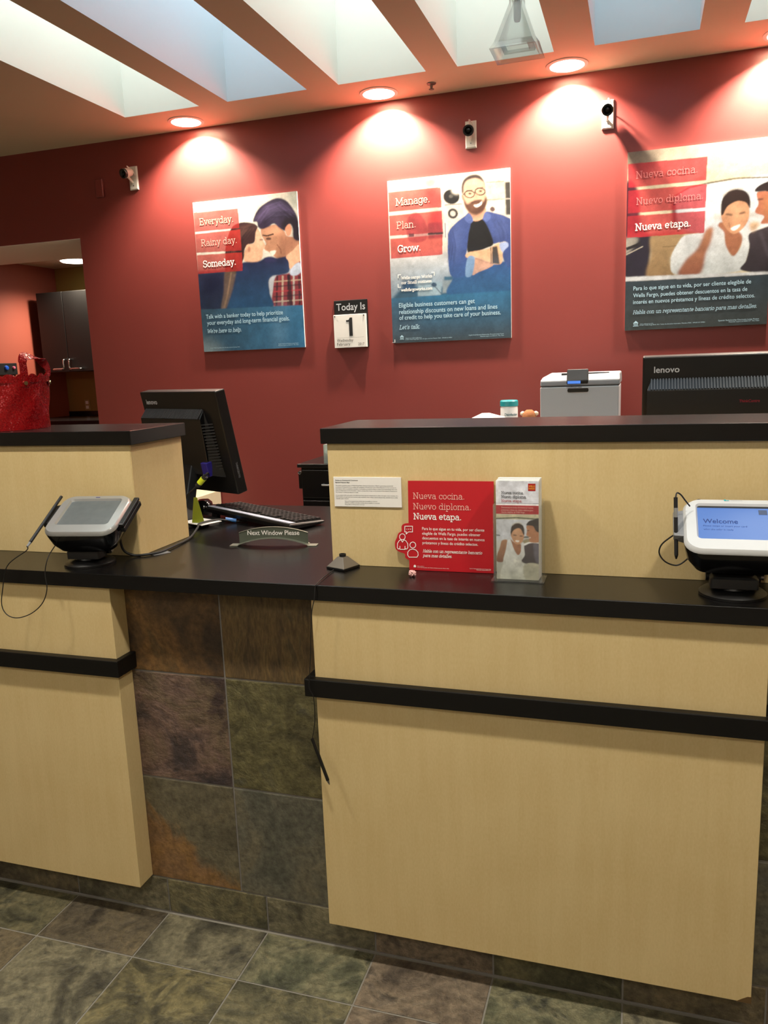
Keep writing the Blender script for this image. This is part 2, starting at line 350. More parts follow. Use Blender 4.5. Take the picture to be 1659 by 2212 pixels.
SLAB = {
 'N': (0.74, [[(.14,0),(.14,.7)], [(.14,.7),(.58,0)], [(.58,0),(.58,.7)], [(.04,0),(.25,0)], [(.03,.7),(.15,.7)], [(.47,.7),(.68,.7)]]),
 'M': (0.90, [[(.15,0),(.15,.7)], [(.15,.7),(.45,.12)], [(.45,.12),(.75,.7)], [(.75,.7),(.75,0)], [(.04,0),(.26,0)], [(.64,0),(.86,0)], [(.04,.7),(.16,.7)], [(.74,.7),(.86,.7)]]),
 'E': (0.62, [[(.14,0),(.14,.7)], [(.04,.7),(.53,.7),(.53,.55)], [(.14,.36),(.40,.36)], [(.40,.28),(.40,.44)], [(.04,0),(.55,0),(.55,.16)]]),
 'R': (0.70, [[(.14,0),(.14,.7)], [(.04,0),(.25,0)], [(.04,.7),(.36,.7)]+arc(.36,.525,.17,.175,90,-90)+[(.14,.35)], [(.34,.35),(.56,0),(.68,0)]]),
 'S': (0.58, [[(.50,.55),(.50,.66)], arc(.29,.53,.20,.18,20,240)+arc(.29,.18,.21,.19,75,-160), [(.07,.03),(.07,.18)]]),
 'P': (0.62, [[(.14,0),(.14,.7)], [(.04,0),(.26,0)], [(.04,.7),(.36,.7)]+arc(.36,.51,.19,.19,90,-90)+[(.14,.32)]]),
 'G': (0.72, [arc(.36,.35,.29,.36,40,325), [(.46,.32),(.68,.32)], [(.60,.32),(.60,.06)], [(.59,.52),(.59,.68)]]),
 'T': (0.6, [[(.3,0),(.3,.7)], [(.04,.56),(.04,.7),(.56,.7),(.56,.56)], [(.18,0),(.42,0)]]),
 'H': (0.74, [[(.14,0),(.14,.7)], [(.60,0),(.60,.7)], [(.14,.36),(.60,.36)], [(.04,0),(.24,0)], [(.04,.7),(.24,.7)], [(.5,0),(.7,0)], [(.5,.7),(.7,.7)]]),
 'L': (0.6, [[(.14,0),(.14,.7)], [(.04,.7),(.26,.7)], [(.04,0),(.54,0),(.54,.16)]]),
 'W': (0.96, [[(.1,.7),(.28,0),(.48,.6),(.68,0),(.86,.7)], [(0,.7),(.2,.7)], [(.76,.7),(.96,.7)]]),
 'a': (0.52, [[(.40,0),(.40,.30)]+arc(.24,.32,.16,.16,0,150), [(.40,.28),(.26,.28)]+arc(.22,.14,.16,.14,90,300)+[(.40,.10)], [(.40,0),(.50,0)]]),
 'b': (0.56, [[(.12,0),(.12,.72)], [(.02,.72),(.12,.72)], arc(.30,.24,.19,.24,150,-150)]),
 'c': (0.48, [arc(.27,.24,.20,.24,45,325), [(.43,.34),(.43,.46)]]),
 'd': (0.58, [arc(.25,.24,.19,.24,30,330), [(.44,0),(.44,.72)], [(.34,.72),(.44,.72)], [(.44,0),(.54,0)]]),
 'e': (0.50, [[(.06,.25),(.44,.25)]+arc(.25,.25,.19,.23,0,310)]),
 'g': (0.54, [arc(.24,.26,.18,.22,0,360), [(.44,.48),(.44,.0)]+arc(.26,-.02,.18,.18,0,-160), [(.44,.48),(.52,.48)]]),
 'h': (0.60, [[(.12,0),(.12,.72)], [(.02,.72),(.12,.72)], [(.02,0),(.22,0)], [(.12,.3)]+arc(.29,.3,.17,.18,180,0)+[(.46,0)], [(.36,0),(.56,0)]]),
 'i': (0.28, [[(.14,0),(.14,X)], [(.04,X),(.14,X)], [(.03,0),(.25,0)], [(.14,.62),(.14,.69)]]),
 'k': (0.56, [[(.12,0),(.12,.72)], [(.02,.72),(.12,.72)], [(.02,0),(.22,0)], [(.12,.2),(.44,.48)], [(.24,.3),(.46,0)], [(.36,0),(.54,0)], [(.34,.48),(.54,.48)]]),
 'l': (0.28, [[(.14,0),(.14,.72)], [(.04,.72),(.14,.72)], [(.03,0),(.25,0)]]),
 'm': (0.90, [[(.12,0),(.12,X)], [(.02,X),(.12,X)], [(.02,0),(.22,0)], [(.12,.3)]+arc(.28,.31,.16,.17,180,0)+[(.44,0)], [(.44,.3)]+arc(.60,.31,.16,.17,180,0)+[(.76,0)], [(.35,0),(.53,0)], [(.67,0),(.86,0)]]),
 'n': (0.60, [[(.12,0),(.12,X)], [(.02,X),(.12,X)], [(.02,0),(.22,0)], [(.12,.3)]+arc(.29,.31,.17,.17,180,0)+[(.46,0)], [(.36,0),(.56,0)]]),
 'o': (0.53, [arc(.265,.24,.20,.24,0,360, 18)]),
 'p': (0.58, [[(.12,-.22),(.12,X)], [(.02,X),(.12,X)], [(.02,-.22),(.24,-.22)], arc(.31,.24,.19,.24,150,-150)]),
 'r': (0.44, [[(.12,0),(.12,X)], [(.02,X),(.12,X)], [(.02,0),(.24,0)], [(.12,.28)]+arc(.28,.32,.14,.16,170,55), [(.37,.36),(.37,.46)]]),
 's': (0.44, [arc(.22,.36,.15,.12,20,235)+arc(.22,.12,.16,.13,70,-160), [(.37,.37),(.37,.46)], [(.06,.02),(.06,.12)]]),
 't': (0.38, [[(.16,.62),(.16,.12)]+arc(.27,.12,.11,.12,180,310), [(.04,X),(.34,X)]]),
 'u': (0.58, [[(.02,X),(.12,X),(.12,.18)]+arc(.28,.18,.16,.18,180,360), [(.34,X),(.44,X),(.44,0)], [(.44,0),(.54,0)]]),
 'v': (0.52, [[(.08,X),(.26,0)], [(.26,0),(.44,X)], [(0,X),(.18,X)], [(.34,X),(.52,X)]]),
 'w': (0.80, [[(.08,X),(.23,0),(.40,X),(.57,0),(.72,X)], [(0,X),(.18,X)], [(.62,X),(.80,X)]]),
 'y': (0.52, [[(.08,X),(.27,0)], [(.44,X),(.22,-.16)]+arc(.12,-.14,.09,.08,-20,-120), [(0,X),(.18,X)], [(.35,X),(.52,X)]]),
 '.': (0.26, [[(.10,.04),(.16,.04)]]), ',': (0.24, [[(.14,.05),(.09,-.1)]]), "'": (0.2, [[(.1,.72),(.1,.58)]]), ' ': (0.30, []),
}
def slab(body, w=0.075, shear=0.0):
    vs, fs = [], []; x = 0.0
    for ch in body:
        adv, strokes = SLAB.get(ch, SLAB['o'])
        for st in strokes:
            for (ax, ay), (bx, by) in zip(st[:-1], st[1:]):
                d = math.hypot(bx-ax, by-ay)
                if d < 1e-6: continue
                tx, ty = (bx-ax)/d, (by-ay)/d; e = w*0.32
                nx, ny = -ty*w/2, tx*w/2; o = len(vs)
                q = [(ax-tx*e+nx, ay-ty*e+ny), (ax-tx*e-nx, ay-ty*e-ny), (bx+tx*e-nx, by+ty*e-ny), (bx+tx*e+nx, by+ty*e+ny)]
                vs += [(x+a+shear*b2, b2) for a, b2 in q]; fs.append((o, o+1, o+2, o+3))
        x += adv
    return vs, fs
class Plane:
    """a flat sheet in the place: origin, right, up; writing and prints are laid on it"""
    def __init__(s, O, U, V): s.O = Vector(O); s.U = Vector(U).normalized(); s.V = Vector(V).normalized(); s.N = s.U.cross(s.V).normalized()
    def p(s, u, v, off=0.0): return s.O + s.U*u + s.V*v + s.N*off
def lay(g, pl, txt, u, v, width=None, height=None, off=0.001, hfac=1.0, slope=0.0):
    """put text (2-D mesh) on plane with its baseline start at u,v, scaled to width"""
    vs, fs = txt
    if not vs: return g
    x0 = min(p[0] for p in vs); x1 = max(p[0] for p in vs)
    k = width/(x1-x0) if width else height
    ky = (height if height else k)*hfac
    g.marks.append((len(g.v), len(g.f)))
    quads = len(vs) == 4*len(fs)      # stroke-drawn letters: strokes lie a hair above each other
    return g.add([pl.p(u+(a-x0)*k, v+b_*ky+(a-x0)*k*slope, off+(3e-5*((i//4) % 13) if quads else 0)) for i, (a, b_) in enumerate(vs)], fs)
def letters(g, m, parent, name='lettering'):
    """one object for each line of writing"""
    st = g.marks + [(len(g.v), len(g.f))]
    for (v0, f0), (v1, f1) in zip(st[:-1], st[1:]):
        if f1 > f0:
            q = G(); q.add(g.v[v0:v1], [tuple(i-v0 for i in f) for f in g.f[f0:f1]]); obj(name, q, m, parent)
def flat(g, pl, pts, off=0.0008):
    return g.add([pl.p(a, b_, off) for a, b_ in pts], [tuple(range(len(pts)))])
def stroke2d(g, pl, pts, w, off=0.0012, closed=False):
    P = list(pts)+([pts[0]] if closed else [])
    for (ax, ay), (bx, by) in zip(P[:-1], P[1:]):
        d = math.hypot(bx-ax, by-ay)
        if d < 1e-9: continue
        tx, ty = (bx-ax)/d, (by-ay)/d; nx, ny = -ty*w/2, tx*w/2; e = w*0.35
        flat(g, pl, [(ax-tx*e+nx, ay-ty*e+ny), (ax-tx*e-nx, ay-ty*e-ny), (bx+tx*e-nx, by+ty*e-ny), (bx+tx*e+nx, by+ty*e+ny)], off+3e-5*(len(g.f) % 13))
    return g

# ---- printed pictures: shapes painted onto a fine sheet of coloured vertices
def homog(src, dst):
    A = []; B = []
    for (x, y), (u, v) in zip(src, dst):
        A += [[x, y, 1, 0, 0, 0, -u*x, -u*y], [0, 0, 0, x, y, 1, -v*x, -v*y]]; B += [u, v]
    h = np.linalg.solve(np.array(A, float), np.array(B, float))
    return np.append(h, 1).reshape(3, 3)
class Sheet:
    def __init__(s, nx, ny, corners, base):
        s.nx, s.ny = nx, ny
        s.H = homog(corners, [(0,0),(1,0),(0,1),(1,1)])
        s.img = np.zeros((ny, nx, 3)); s.img[:] = lin(base)[:3]
        s.rng = np.random.default_rng(3); s.ink = 0.84
    def uv(s, p):
        q = s.H @ np.array([p[0], p[1], 1.0]); return q[0]/q[2], q[1]/q[2]
    def mask(s, pts, feather, smooth):
        P = [s.uv(p) for p in pts]
        if smooth: P = spline([(a, b_, 0) for a, b_ in P], 6, True); P = [(a, b_) for a, b_, _ in P]
        P = np.array(P); P = P*np.array([s.nx-1, s.ny-1])
        pad = int(3*feather+3)
        x0 = int(max(0, math.floor(P[:,0].min())-pad)); x1 = int(min(s.nx, math.ceil(P[:,0].max())+pad+1))
        y0 = int(max(0, math.floor(P[:,1].min())-pad)); y1 = int(min(s.ny, math.ceil(P[:,1].max())+pad+1))
        if x1 <= x0 or y1 <= y0: return None
        acc = np.zeros((y1-y0, x1-x0))
        for ox, oy in ((-.25,-.25),(.25,-.25),(-.25,.25),(.25,.25)):
            gx, gy = np.meshgrid(np.arange(x0, x1)+ox, np.arange(y0, y1)+oy)
            ins = np.zeros(gx.shape, bool)
            for i in range(len(P)):
                ax, ay = P[i]; bx, by = P[(i+1) % len(P)]
                if ay == by: continue
                c = (ay > gy) != (by > gy)
                ins ^= c & (gx < (bx-ax)*(gy-ay)/(by-ay)+ax)
            acc += ins
        acc /= 4
        if feather > 0.3:
            r = int(math.ceil(feather*2.5)); k = np.exp(-0.5*(np.arange(-r, r+1)/feather)**2); k /= k.sum()
            big = np.pad(acc, r, mode='edge')
            big = np.apply_along_axis(lambda a: np.convolve(a, k, 'same'), 0, big)
            big = np.apply_along_axis(lambda a: np.convolve(a, k, 'same'), 1, big)
            acc = big[r:-r, r:-r]
        return acc, x0, x1, y0, y1
    def fill(s, pts, col, col2=None, f=0.6, a=1.0, smooth=True, horiz=False):
        r = s.mask(pts, f, smooth)
        if r is None: return
        m, x0, x1, y0, y1 = r; m = (m*a)[..., None]
        c = np.array(lin(col)[:3])
        if col2 is not None:
            d = np.array(lin(col2)[:3])
            t = np.linspace(0, 1, x1-x0)[None, :, None] if horiz else np.linspace(0, 1, y1-y0)[:, None, None]
            c = c*(1-t)+d*t
        s.img[y0:y1, x0:x1] = s.img[y0:y1, x0:x1]*(1-m)+c*m
    def poly(s, pts, col, col2=None, f=0.5, a=1.0, horiz=False): s.fill(pts, col, col2, f, a, False, horiz)
    def oval(s, cx, cy, rx, ry, col, f=0.6, a=1.0, rot=0):
        c, n = math.cos(math.radians(rot)), math.sin(math.radians(rot))
        s.fill([(cx+rx*math.cos(t)*c-ry*math.sin(t)*n, cy+rx*math.cos(t)*n+ry*math.sin(t)*c) for t in np.linspace(0, 2*PI, 14, endpoint=False)], col, None, f, a)
    def line(s, pts, w, col, f=0.4, a=1.0):
        for (ax, ay), (bx, by) in zip(pts[:-1], pts[1:]):
            d = math.hypot(bx-ax, by-ay) or 1; nx, ny = -(by-ay)/d*w/2, (bx-ax)/d*w/2
            s.poly([(ax+nx, ay+ny), (bx+nx, by+ny), (bx-nx, by-ny), (ax-nx, ay-ny)], col, None, f, a)
    def grain(s, amt=0.06):
        s.mottle(22, .07); s.mottle(9, .06); s.mottle(4, .05)
        n = s.rng.normal(0, amt, (s.ny, s.nx, 1)); s.img = np.clip(s.img*(1+n)*s.ink, 0.001, 1)
    def mottle(s, cell, amt):
        """soft uneven tone over the print, as in a photograph"""
        gy, gx = s.ny//cell+2, s.nx//cell+2
        n = s.rng.normal(0, 1, (gy, gx))
        yy = np.linspace(0, gy-1.001, s.ny); xx = np.linspace(0, gx-1.001, s.nx)
        y0 = yy.astype(int); x0 = xx.astype(int); fy = (yy-y0)[:, None]; fx = (xx-x0)[None]
        fy = fy*fy*(3-2*fy); fx = fx*fx*(3-2*fx)
        v = (n[y0][:, x0]*(1-fy)*(1-fx)+n[y0+1][:, x0]*fy*(1-fx)+n[y0][:, x0+1]*(1-fy)*fx+n[y0+1][:, x0+1]*fy*fx)
        s.img = np.clip(s.img*(1+amt*v[..., None]), 0.001, 1)
    def strands(s, path, spread, count, col, w=5, a=.35):
        for k in range(count):
            o = (s.rng.random(2)-.5)*spread; s.line([(x+o[0], y+o[1]) for x, y in path], w, col, .6, a)
    def mesh(s, name, pl, w, h, parent, off=0.0006):
        us = np.linspace(0, w, s.nx); vs = np.linspace(h, 0, s.ny)
        uu, vv = np.meshgrid(us, vs)
        O = np.array(pl.O)+np.array(pl.N)*off
        if parent is not None: O = O-np.array(parent.matrix_basis.translation)
        P = O[None, None]+uu[..., None]*np.array(pl.U)+vv[..., None]*np.array(pl.V)
        me = bpy.data.meshes.new(name)
        idx = np.arange(s.nx*s.ny).reshape(s.ny, s.nx)
        q = np.stack([idx[1:, :-1], idx[1:, 1:], idx[:-1, 1:], idx[:-1, :-1]], -1).reshape(-1, 4)
        me.from_pydata(P.reshape(-1, 3).tolist(), [], q.tolist())
        ca = me.color_attributes.new('ink', 'FLOAT_COLOR', 'POINT')
        rgba = np.concatenate([s.img.reshape(-1, 3), np.ones((s.nx*s.ny, 1))], 1)
        ca.data.foreach_set('color', rgba.astype(np.float32).ravel())
        me.materials.append(MATS['photo_print'])
        o = bpy.data.objects.new(name, me); COL.objects.link(o); o.parent = parent
        return o

# ------------------------------------------------------------------ materials
print_mat()
mat('wall_red', (138, 61, 57), 0.38, noise=0.05, nscale=300, bump=0.05)
mat('alcove_red', (164, 84, 68), 0.6, noise=0.04, nscale=200, bump=0.05)
mat('alcove_tan', (150, 122, 62), 0.6, noise=0.04, nscale=200)
mat('ceiling_paint', (204, 190, 162), 0.8, noise=0.02, nscale=120)
mat('well_paint', (238, 240, 236), 0.7, noise=0.01)
mat('soffit_paint', (246, 240, 230), 0.7, noise=0.02)
mat('lobby_paint', (232, 222, 202), 0.8, noise=0.02)
mat('grout', (138, 134, 124), 0.85, noise=0.15, nscale=150, bump=0.2)
mat('grout_dark', (128, 124, 120), 0.85, noise=0.15, nscale=150, bump=0.2)
mat('laminate_black', (12, 11, 11), 0.27, noise=0.25, nscale=500, spec=0.4)
mat('band_black', (10, 9, 8), 0.45, noise=0.2, nscale=300, spec=0.3)
mat('edge_brown', (96, 72, 38), 0.7)
mat('plastic_black', (12, 12, 13), 0.38, noise=0.1, nscale=400)
mat('plastic_dark', (30, 30, 32), 0.42, noise=0.1, nscale=400)
mat('rubber_black', (12, 11, 11), 0.55)
mat('gloss_black', (9, 9, 11), 0.12, noise=0.05)
mat('silver_plastic', (172, 174, 174), 0.28, metal=0.55)
mat('white_plastic', (202, 205, 208), 0.32, noise=0.01)
mat('grey_plastic', (120, 122, 126), 0.4)
mat('printer_white', (196, 200, 206), 0.45, noise=0.01)
mat('printer_grey', (150, 154, 160), 0.45, noise=0.01)
mat('paper_white', (235, 233, 228), 0.7, noise=0.02)
mat('paper_grey', (208, 212, 222), 0.6, noise=0.02)
mat('ink_black', (22, 22, 24), 0.6)
mat('ink_white', (246, 243, 238), 0.5)
mat('ink_pale', (178, 214, 232), 0.5)
mat('ink_pink', (240, 190, 178), 0.5)
mat('ink_rose', (214, 128, 128), 0.5)
mat('ink_peach', (246, 200, 170), 0.5)
mat('ink_grey', (176, 180, 186), 0.5)
mat('ink_red', (170, 26, 34), 0.5)
mat('sign_red', (186, 22, 34), 0.42, noise=0.02)
mat('logo_red', (176, 28, 24), 0.5)
mat('logo_yellow', (238, 176, 60), 0.5)
mat('chrome', (210, 210, 212), 0.18, metal=1.0)
mat('steel', (150, 150, 150), 0.3, metal=1.0)
mat('nickel_sign', (160, 164, 150), 0.34, metal=0.75)
mat('sign_olive', (92, 98, 86), 0.4, metal=0.35)
mat('bronze', (128, 122, 114), 0.34, metal=0.7)
mat('camera_white', (224, 226, 218), 0.4)
mat('cabinet_black', (23, 22, 22), 0.5, noise=0.15, nscale=200)
mat('safe_black', (14, 12, 12), 0.3, noise=0.1)
mat('beige_metal', (206, 196, 168), 0.5)
mat('teal_cap', (18, 128, 138), 0.4)
mat('teal_ink', (20, 90, 100), 0.5)
mat('brown_plush', (150, 96, 58), 0.9, noise=0.3, nscale=120, bump=0.6)
mat('plush_cream', (226, 206, 180), 0.9, noise=0.1)
mat('lime_tag', (206, 222, 40), 0.5)
mat('lime_paper', (120, 132, 20), 0.6)
mat('vga_blue', (40, 32, 120), 0.4)
mat('net_blue', (60, 120, 190), 0.4)
mat('key_black', (22, 22, 23), 0.4)
mat('key_strip', (168, 174, 190), 0.35)
mat('gum_pink', (226, 176, 172), 0.6, noise=0.15, nscale=200)
mat('button_blue', (40, 90, 200), 0.2)
mat('button_pink', (206, 110, 140), 0.25)
mat('outlet_tan', (170, 146, 98), 0.5)
mat('badge_red', (130, 14, 40), 0.5)
mat('maker_teal', (20, 170, 180), 0.4)
mat('screen_dark', (96, 102, 104), 0.22, noise=0.15, nscale=60)
mat('screen_text', (26, 52, 120), 0.5)
mat('screen_block', (70, 84, 116), 0.5)
mat('grommet', (190, 180, 140), 0.25, metal=1.0)
mat('reflector', (225, 215, 200), 0.25, metal=0.6)
mat('trim_white', (225, 215, 205), 0.5)
thin_clear('acrylic', (0.985, 0.992, 0.988), 0.03, 1.4, 0.03)
thin_clear('pendant_glass', (0.90, 0.92, 0.91), 0.08, 1.5, 0.12)
thin_clear('acrylic_green', (0.72, 0.82, 0.78), 0.05, 1.5, 0.30)
emit('lamp_face', (1.0, 0.90, 0.78), 9.0)
emit('lamp_face_soft', (1.0, 0.92, 0.80), 5.0)
emit('screen_blue', (0.115, 0.24, 0.62), 0.92)
emit('lcd_blue', (0.10, 0.30, 0.95), 0.9)
for _n in ('lamp_face', 'lamp_face_soft', 'lcd_blue'): MATS[_n].cycles.emission_sampling = 'NONE'   # their light comes from the lamp objects beside them
wood('maple', (215, 193, 143), (203, 178, 125))
glitter('glitter_red')
SL = [
 slate('slate_olive', [(56, 54, 40), (86, 83, 62), (116, 109, 80), (74, 73, 57)], 8, 1.3, distort=0.6),
 slate('slate_green', [(62, 63, 48), (90, 91, 70), (124, 120, 92), (74, 74, 60)], 8, 5.1, distort=0.5),
 slate('slate_brown', [(60, 53, 42), (92, 83, 66), (114, 102, 78), (72, 67, 55)], 8, 9.2, 0.6),
 slate('slate_grey', [(58, 55, 45), (86, 82, 66), (124, 118, 94), (70, 67, 56)], 6, 3.3, 0.7),
 slate('slate_pink', [(76, 67, 57), (110, 97, 81), (128, 114, 95), (86, 77, 67)], 9, 7.7, 0.6),
 slate('slate_umber', [(54, 51, 37), (84, 79, 57), (122, 113, 78), (68, 64, 49)], 8, 2.2, 0.7),
]
W_RUST = slate('slate_rust', [(54, 42, 32), (88, 66, 42), (114, 84, 48), (80, 66, 44)], 5, 0.4, bump=0.3)
W_UMB = slate('slate_wall_brown', [(72, 58, 40), (92, 74, 48), (104, 84, 52), (82, 70, 48)], 9, 4.1, bump=0.3, stretch=(3, 1, 0.8))
W_PURP = slate('slate_purple', [(50, 44, 50), (70, 58, 56), (112, 90, 80), (104, 88, 70), (60, 46, 44)], 4.2, 6.0, distort=0.9, bump=0.9, stretch=(0.8, 1, 1.15), contrast=(0.36, 0.64))
W_OLIV = slate('slate_wall_olive', [(62, 58, 40), (86, 81, 54), (100, 94, 62), (74, 72, 56)], 7, 8.1, bump=0.7, distort=1.2)
W_PATCH = slate('slate_patch', [(84, 78, 62), (98, 92, 74), (108, 98, 74)], 5, 2.9, patch=([(108, 84, 62), (124, 94, 62), (138, 104, 58)], (-0.85, -1.0, 0.145), 0.045), bump=0.4)
W_GREY = slate('slate_wall_grey', [(78, 78, 68), (94, 92, 80), (106, 100, 82), (84, 84, 78)], 4, 5.9, bump=0.4)

# ------------------------------------------------------------------ THE SETTING
# floor slab + separate slate tiles
floor = struct(obj('floor', G().box(-3.9, 3.6, -5.2, 5.0, -0.06, -0.0017), 'grout'))
def tile_mesh(name, w, d, t, mats=None):
    g = G().loft([[(-w/2, -d/2, -t), (w/2, -d/2, -t), (w/2, d/2, -t), (-w/2, d/2, -t)],
                  [(-w/2, -d/2, -0.0008), (w/2, -d/2, -0.0008), (w/2, d/2, -0.0008), (-w/2, d/2, -0.0008)],
                  [(-w/2+.0012, -d/2+.0012, 0), (w/2-.0012, -d/2+.0012, 0), (w/2-.0012, d/2-.0012, 0), (-w/2+.0012, d/2-.0012, 0)]])
    me = bpy.data.meshes.new(name); me.from_pydata(g.v, [], g.f); me.materials.append(SL[0]); return me
gap = 0.0046
rows = [(-0.1802, -0.004)] + [(-0.1802-S*(k+1), -0.1802-S*k) for k in range(5)]
t_full = tile_mesh('tile', S-gap, S-gap, 0.0016); t_cut = tile_mesh('tile', S-gap, 0.176-gap, 0.0016)
pick = {}
seq = [0, 2, 3, 1, 4, 1, 5, 3, 0, 2, 1, 4, 3, 5, 0, 2]
for ri, (y0, y1) in enumerate(rows):
    for ci in range(-6, 8):
        o = bpy.data.objects.new('tile', t_cut if ri == 0 else t_full); COL.objects.link(o); o.parent = floor
        o.location = (XB+(ci+0.5)*S, (y0+y1)/2, random.uniform(0, 0.0008))
        o.rotation_euler = (random.uniform(-.0015, .0015), random.uniform(-.0015, .0015), 0 if ri == 0 else random.choice((0, PI/2, PI)))
        m = {(0, -1): 2, (0, -2): 0, (0, 0): 3, (0, 1): 1, (0, 2): 4, (0, 3): 1, (1, -1): 3, (1, 0): 5, (1, 1): 0, (1, -2): 2}.get((ri, ci), seq[(ri*5+ci*3) % 16])
        o.material_slots[0].link = 'OBJECT'; o.material_slots[0].material = SL[m]

# ceiling with skylight wells and holes for the recessed lamps
def ceiling():
    g = G(); z = ZC
    def quad(x0, x1, y0, y1): g.add([(x0,y0,z),(x1,y0,z),(x1,y1,z),(x0,y1,z)], [(0,1,2,3)])
    XL, XR = -3.9, 3.6
    # strip with wells
    xs = XL
    for a, b_ in WELLS:
        quad(xs, a, WY0, WY1); xs = b_
    quad(xs, XR, WY0, WY1)
    quad(XL, XR, -5.2, WY0)
    # strip with lamps
    xs = XL; y0, y1 = WY1, YW+0.02
    for cx, cy in CANS:
        a, b_ = cx-0.13, cx+0.13
        quad(xs, a, y0, y1); xs = b_
        ang = sorted(set([2*PI*i/32 for i in range(32)] + [math.atan2(yy-cy, xx-cx) % (2*PI) for xx in (a, b_) for yy in (y0, y1)]))
        inner, outer = [], []
        for t in ang:
            c, s_ = math.cos(t), math.sin(t)
            k = min(((b_-cx)/c if c > 1e-9 else (a-cx)/c if c < -1e-9 else 9e9), ((y1-cy)/s_ if s_ > 1e-9 else (y0-cy)/s_ if s_ < -1e-9 else 9e9))
            inner.append((cx+0.068*c, cy+0.068*s_, z)); outer.append((cx+k*c, cy+k*s_, z))
        n = len(ang); o = len(g.v); g.v += inner+outer
        for i in range(n): j = (i+1) % n; g.f.append((o+i, o+j, o+n+j, o+n+i))
    quad(xs, XR, y0, y1)
    return g
ceil = obj('ceiling', ceiling(), 'ceiling_paint')
# normals down
me = ceil.data; bm = bmesh.new(); bm.from_mesh(me)
for f in bm.faces:
    if f.normal.z > 0: f.normal_flip()
bm.to_mesh(me); bm.free(); struct(ceil)
ZTOP = ZC+0.62
for i, (a, b_) in enumerate(WELLS):
    g = G()
    def fq(p): g.add(p, [(0, 1, 2, 3)])
    fq([(a, WY0, ZC), (a, WY1, ZC), (a, WY1, ZTOP), (a, WY0, ZTOP)])
    fq([(b_, WY0, ZC), (b_, WY1, ZC), (b_, WY1, ZTOP), (b_, WY0, ZTOP)])
    fq([(a, WY1, ZC), (b_, WY1, ZC), (b_, WY1, ZTOP), (a, WY1, ZTOP)])
    fq([(a, WY0, ZC), (b_, WY0, ZC), (b_, WY0, ZTOP), (a, WY0, ZTOP)])
    o = obj('skylight_well', g, 'well_paint', ceil)
    w = struct(obj('window_%d' % (i+1), G().box(a, b_, WY0, WY1, ZTOP, ZTOP+0.02), emit('skylight_pane_%d' % i, WELL_COLOR[i], WELL_STRENGTH[i])))

# back wall with doorway on the left
DX, DZ = -1.752, 2.207
wall = G().box(DX, 3.6, YW, 2.46, -0.0016, ZC+0.02).box(-3.9, DX, YW, 2.46, DZ, ZC+0.02).box(-3.9, -2.95, YW, 2.46, -0.0016, DZ)
struct(obj('wall_back', wall, 'wall_red'))
struct(obj('trim_1', G().box(-2.95, DX, YW+0.0005, 2.46, DZ-0.003, DZ), 'soffit_paint'))
# room behind the doorway
struct(obj('wall_alcove_left', G().box(-3.27, -3.17, 2.46, 3.52, -0.0016, 2.34), 'alcove_red'))
struct(obj('wall_alcove_back', G().box(-3.17, -0.9, 3.42, 3.52, -0.0016, 2.34), 'alcove_tan'))
struct(obj('wall_alcove_right', G().box(-1.0, -0.9, 2.46, 3.42, -0.0016, 2.34), 'alcove_tan'))
struct(obj('ceiling_alcove', G().box(-3.17, -1.0, 2.46, 3.42, 2.30, 2.34), 'ceiling_paint'))
# lobby walls around the camera
struct(obj('wall_left', G().box(-3.95, -3.9, -5.2, 1.9, -0.0016, ZC), 'lobby_paint'))
struct(obj('wall_right', G().box(3.6, 3.65, -5.2, 1.9, -0.0016, ZC), 'lobby_paint'))
struct(obj('wall_front', G().box(-3.9, 3.6, -5.25, -5.2, -0.0016, ZC), 'lobby_paint'))

# ------------------------------------------------------------------ THE COUNTER
base = thing('tiled_counter', (0.3, 0.3, -0.0016), 'slate tiled base of the teller counter between the maple panels', 'counter')
obj('carcass', G().box(-2.3, 2.6, 0.0024, 0.62, -0.0016, ZB-0.0005), 'grout_dark', base)
def wall_tile(x0, x1, z0, z1, m, y=0.0):
    e = gap/2; x0 += e; x1 -= e; z0 += e; z1 -= e
    cx, cz = (x0+x1)/2, (z0+z1)/2
    g = G().loft([[(x0, y+.0022, z0), (x1, y+.0022, z0), (x1, y+.0022, z1), (x0, y+.0022, z1)],
                  [(x0, y+.0010, z0), (x1, y+.0010, z0), (x1, y+.0010, z1), (x0, y+.0010, z1)],
                  [(x0+.002, y, z0+.002), (x1-.002, y, z0+.002), (x1-.002, y, z1-.002), (x0+.002, y, z1-.002)]])
    L = Vector((cx, y, cz)); g.v = [tuple(Vector(p)-L) for p in g.v]
    me = bpy.data.meshes.new('tile'); me.from_pydata(g.v, [], g.f); me.materials.append(m)
    o = bpy.data.objects.new('tile', me); COL.objects.link(o); o.parent = base; o.location = L-Vector(base.location)
    return o
for (x0, x1) in ((-S, 0.0), (0.0, S), (4*S, 5*S), (5*S, 6*S), (-5*S, -4*S), (-6*S, -5*S)):
    first = -0.4 < x0 < -0.1; sec = abs(x0) < 0.01
    wall_tile(x0, x1, Z1, ZB-0.002, W_RUST if first else W_UMB if sec else SL[0])
    wall_tile(x0, x1, Z2, Z1, W_PURP if first else W_OLIV)
    wall_tile(x0, x1, Z3, Z2, W_PATCH if first else W_GREY)
for k in range(-6, 8):
    wall_tile(XB+k*S, XB+(k+1)*S, 0.001, Z3, {-1: SL[3], 0: SL[0], 1: SL[3]}.get(k, SL[(k*2) % 6]))

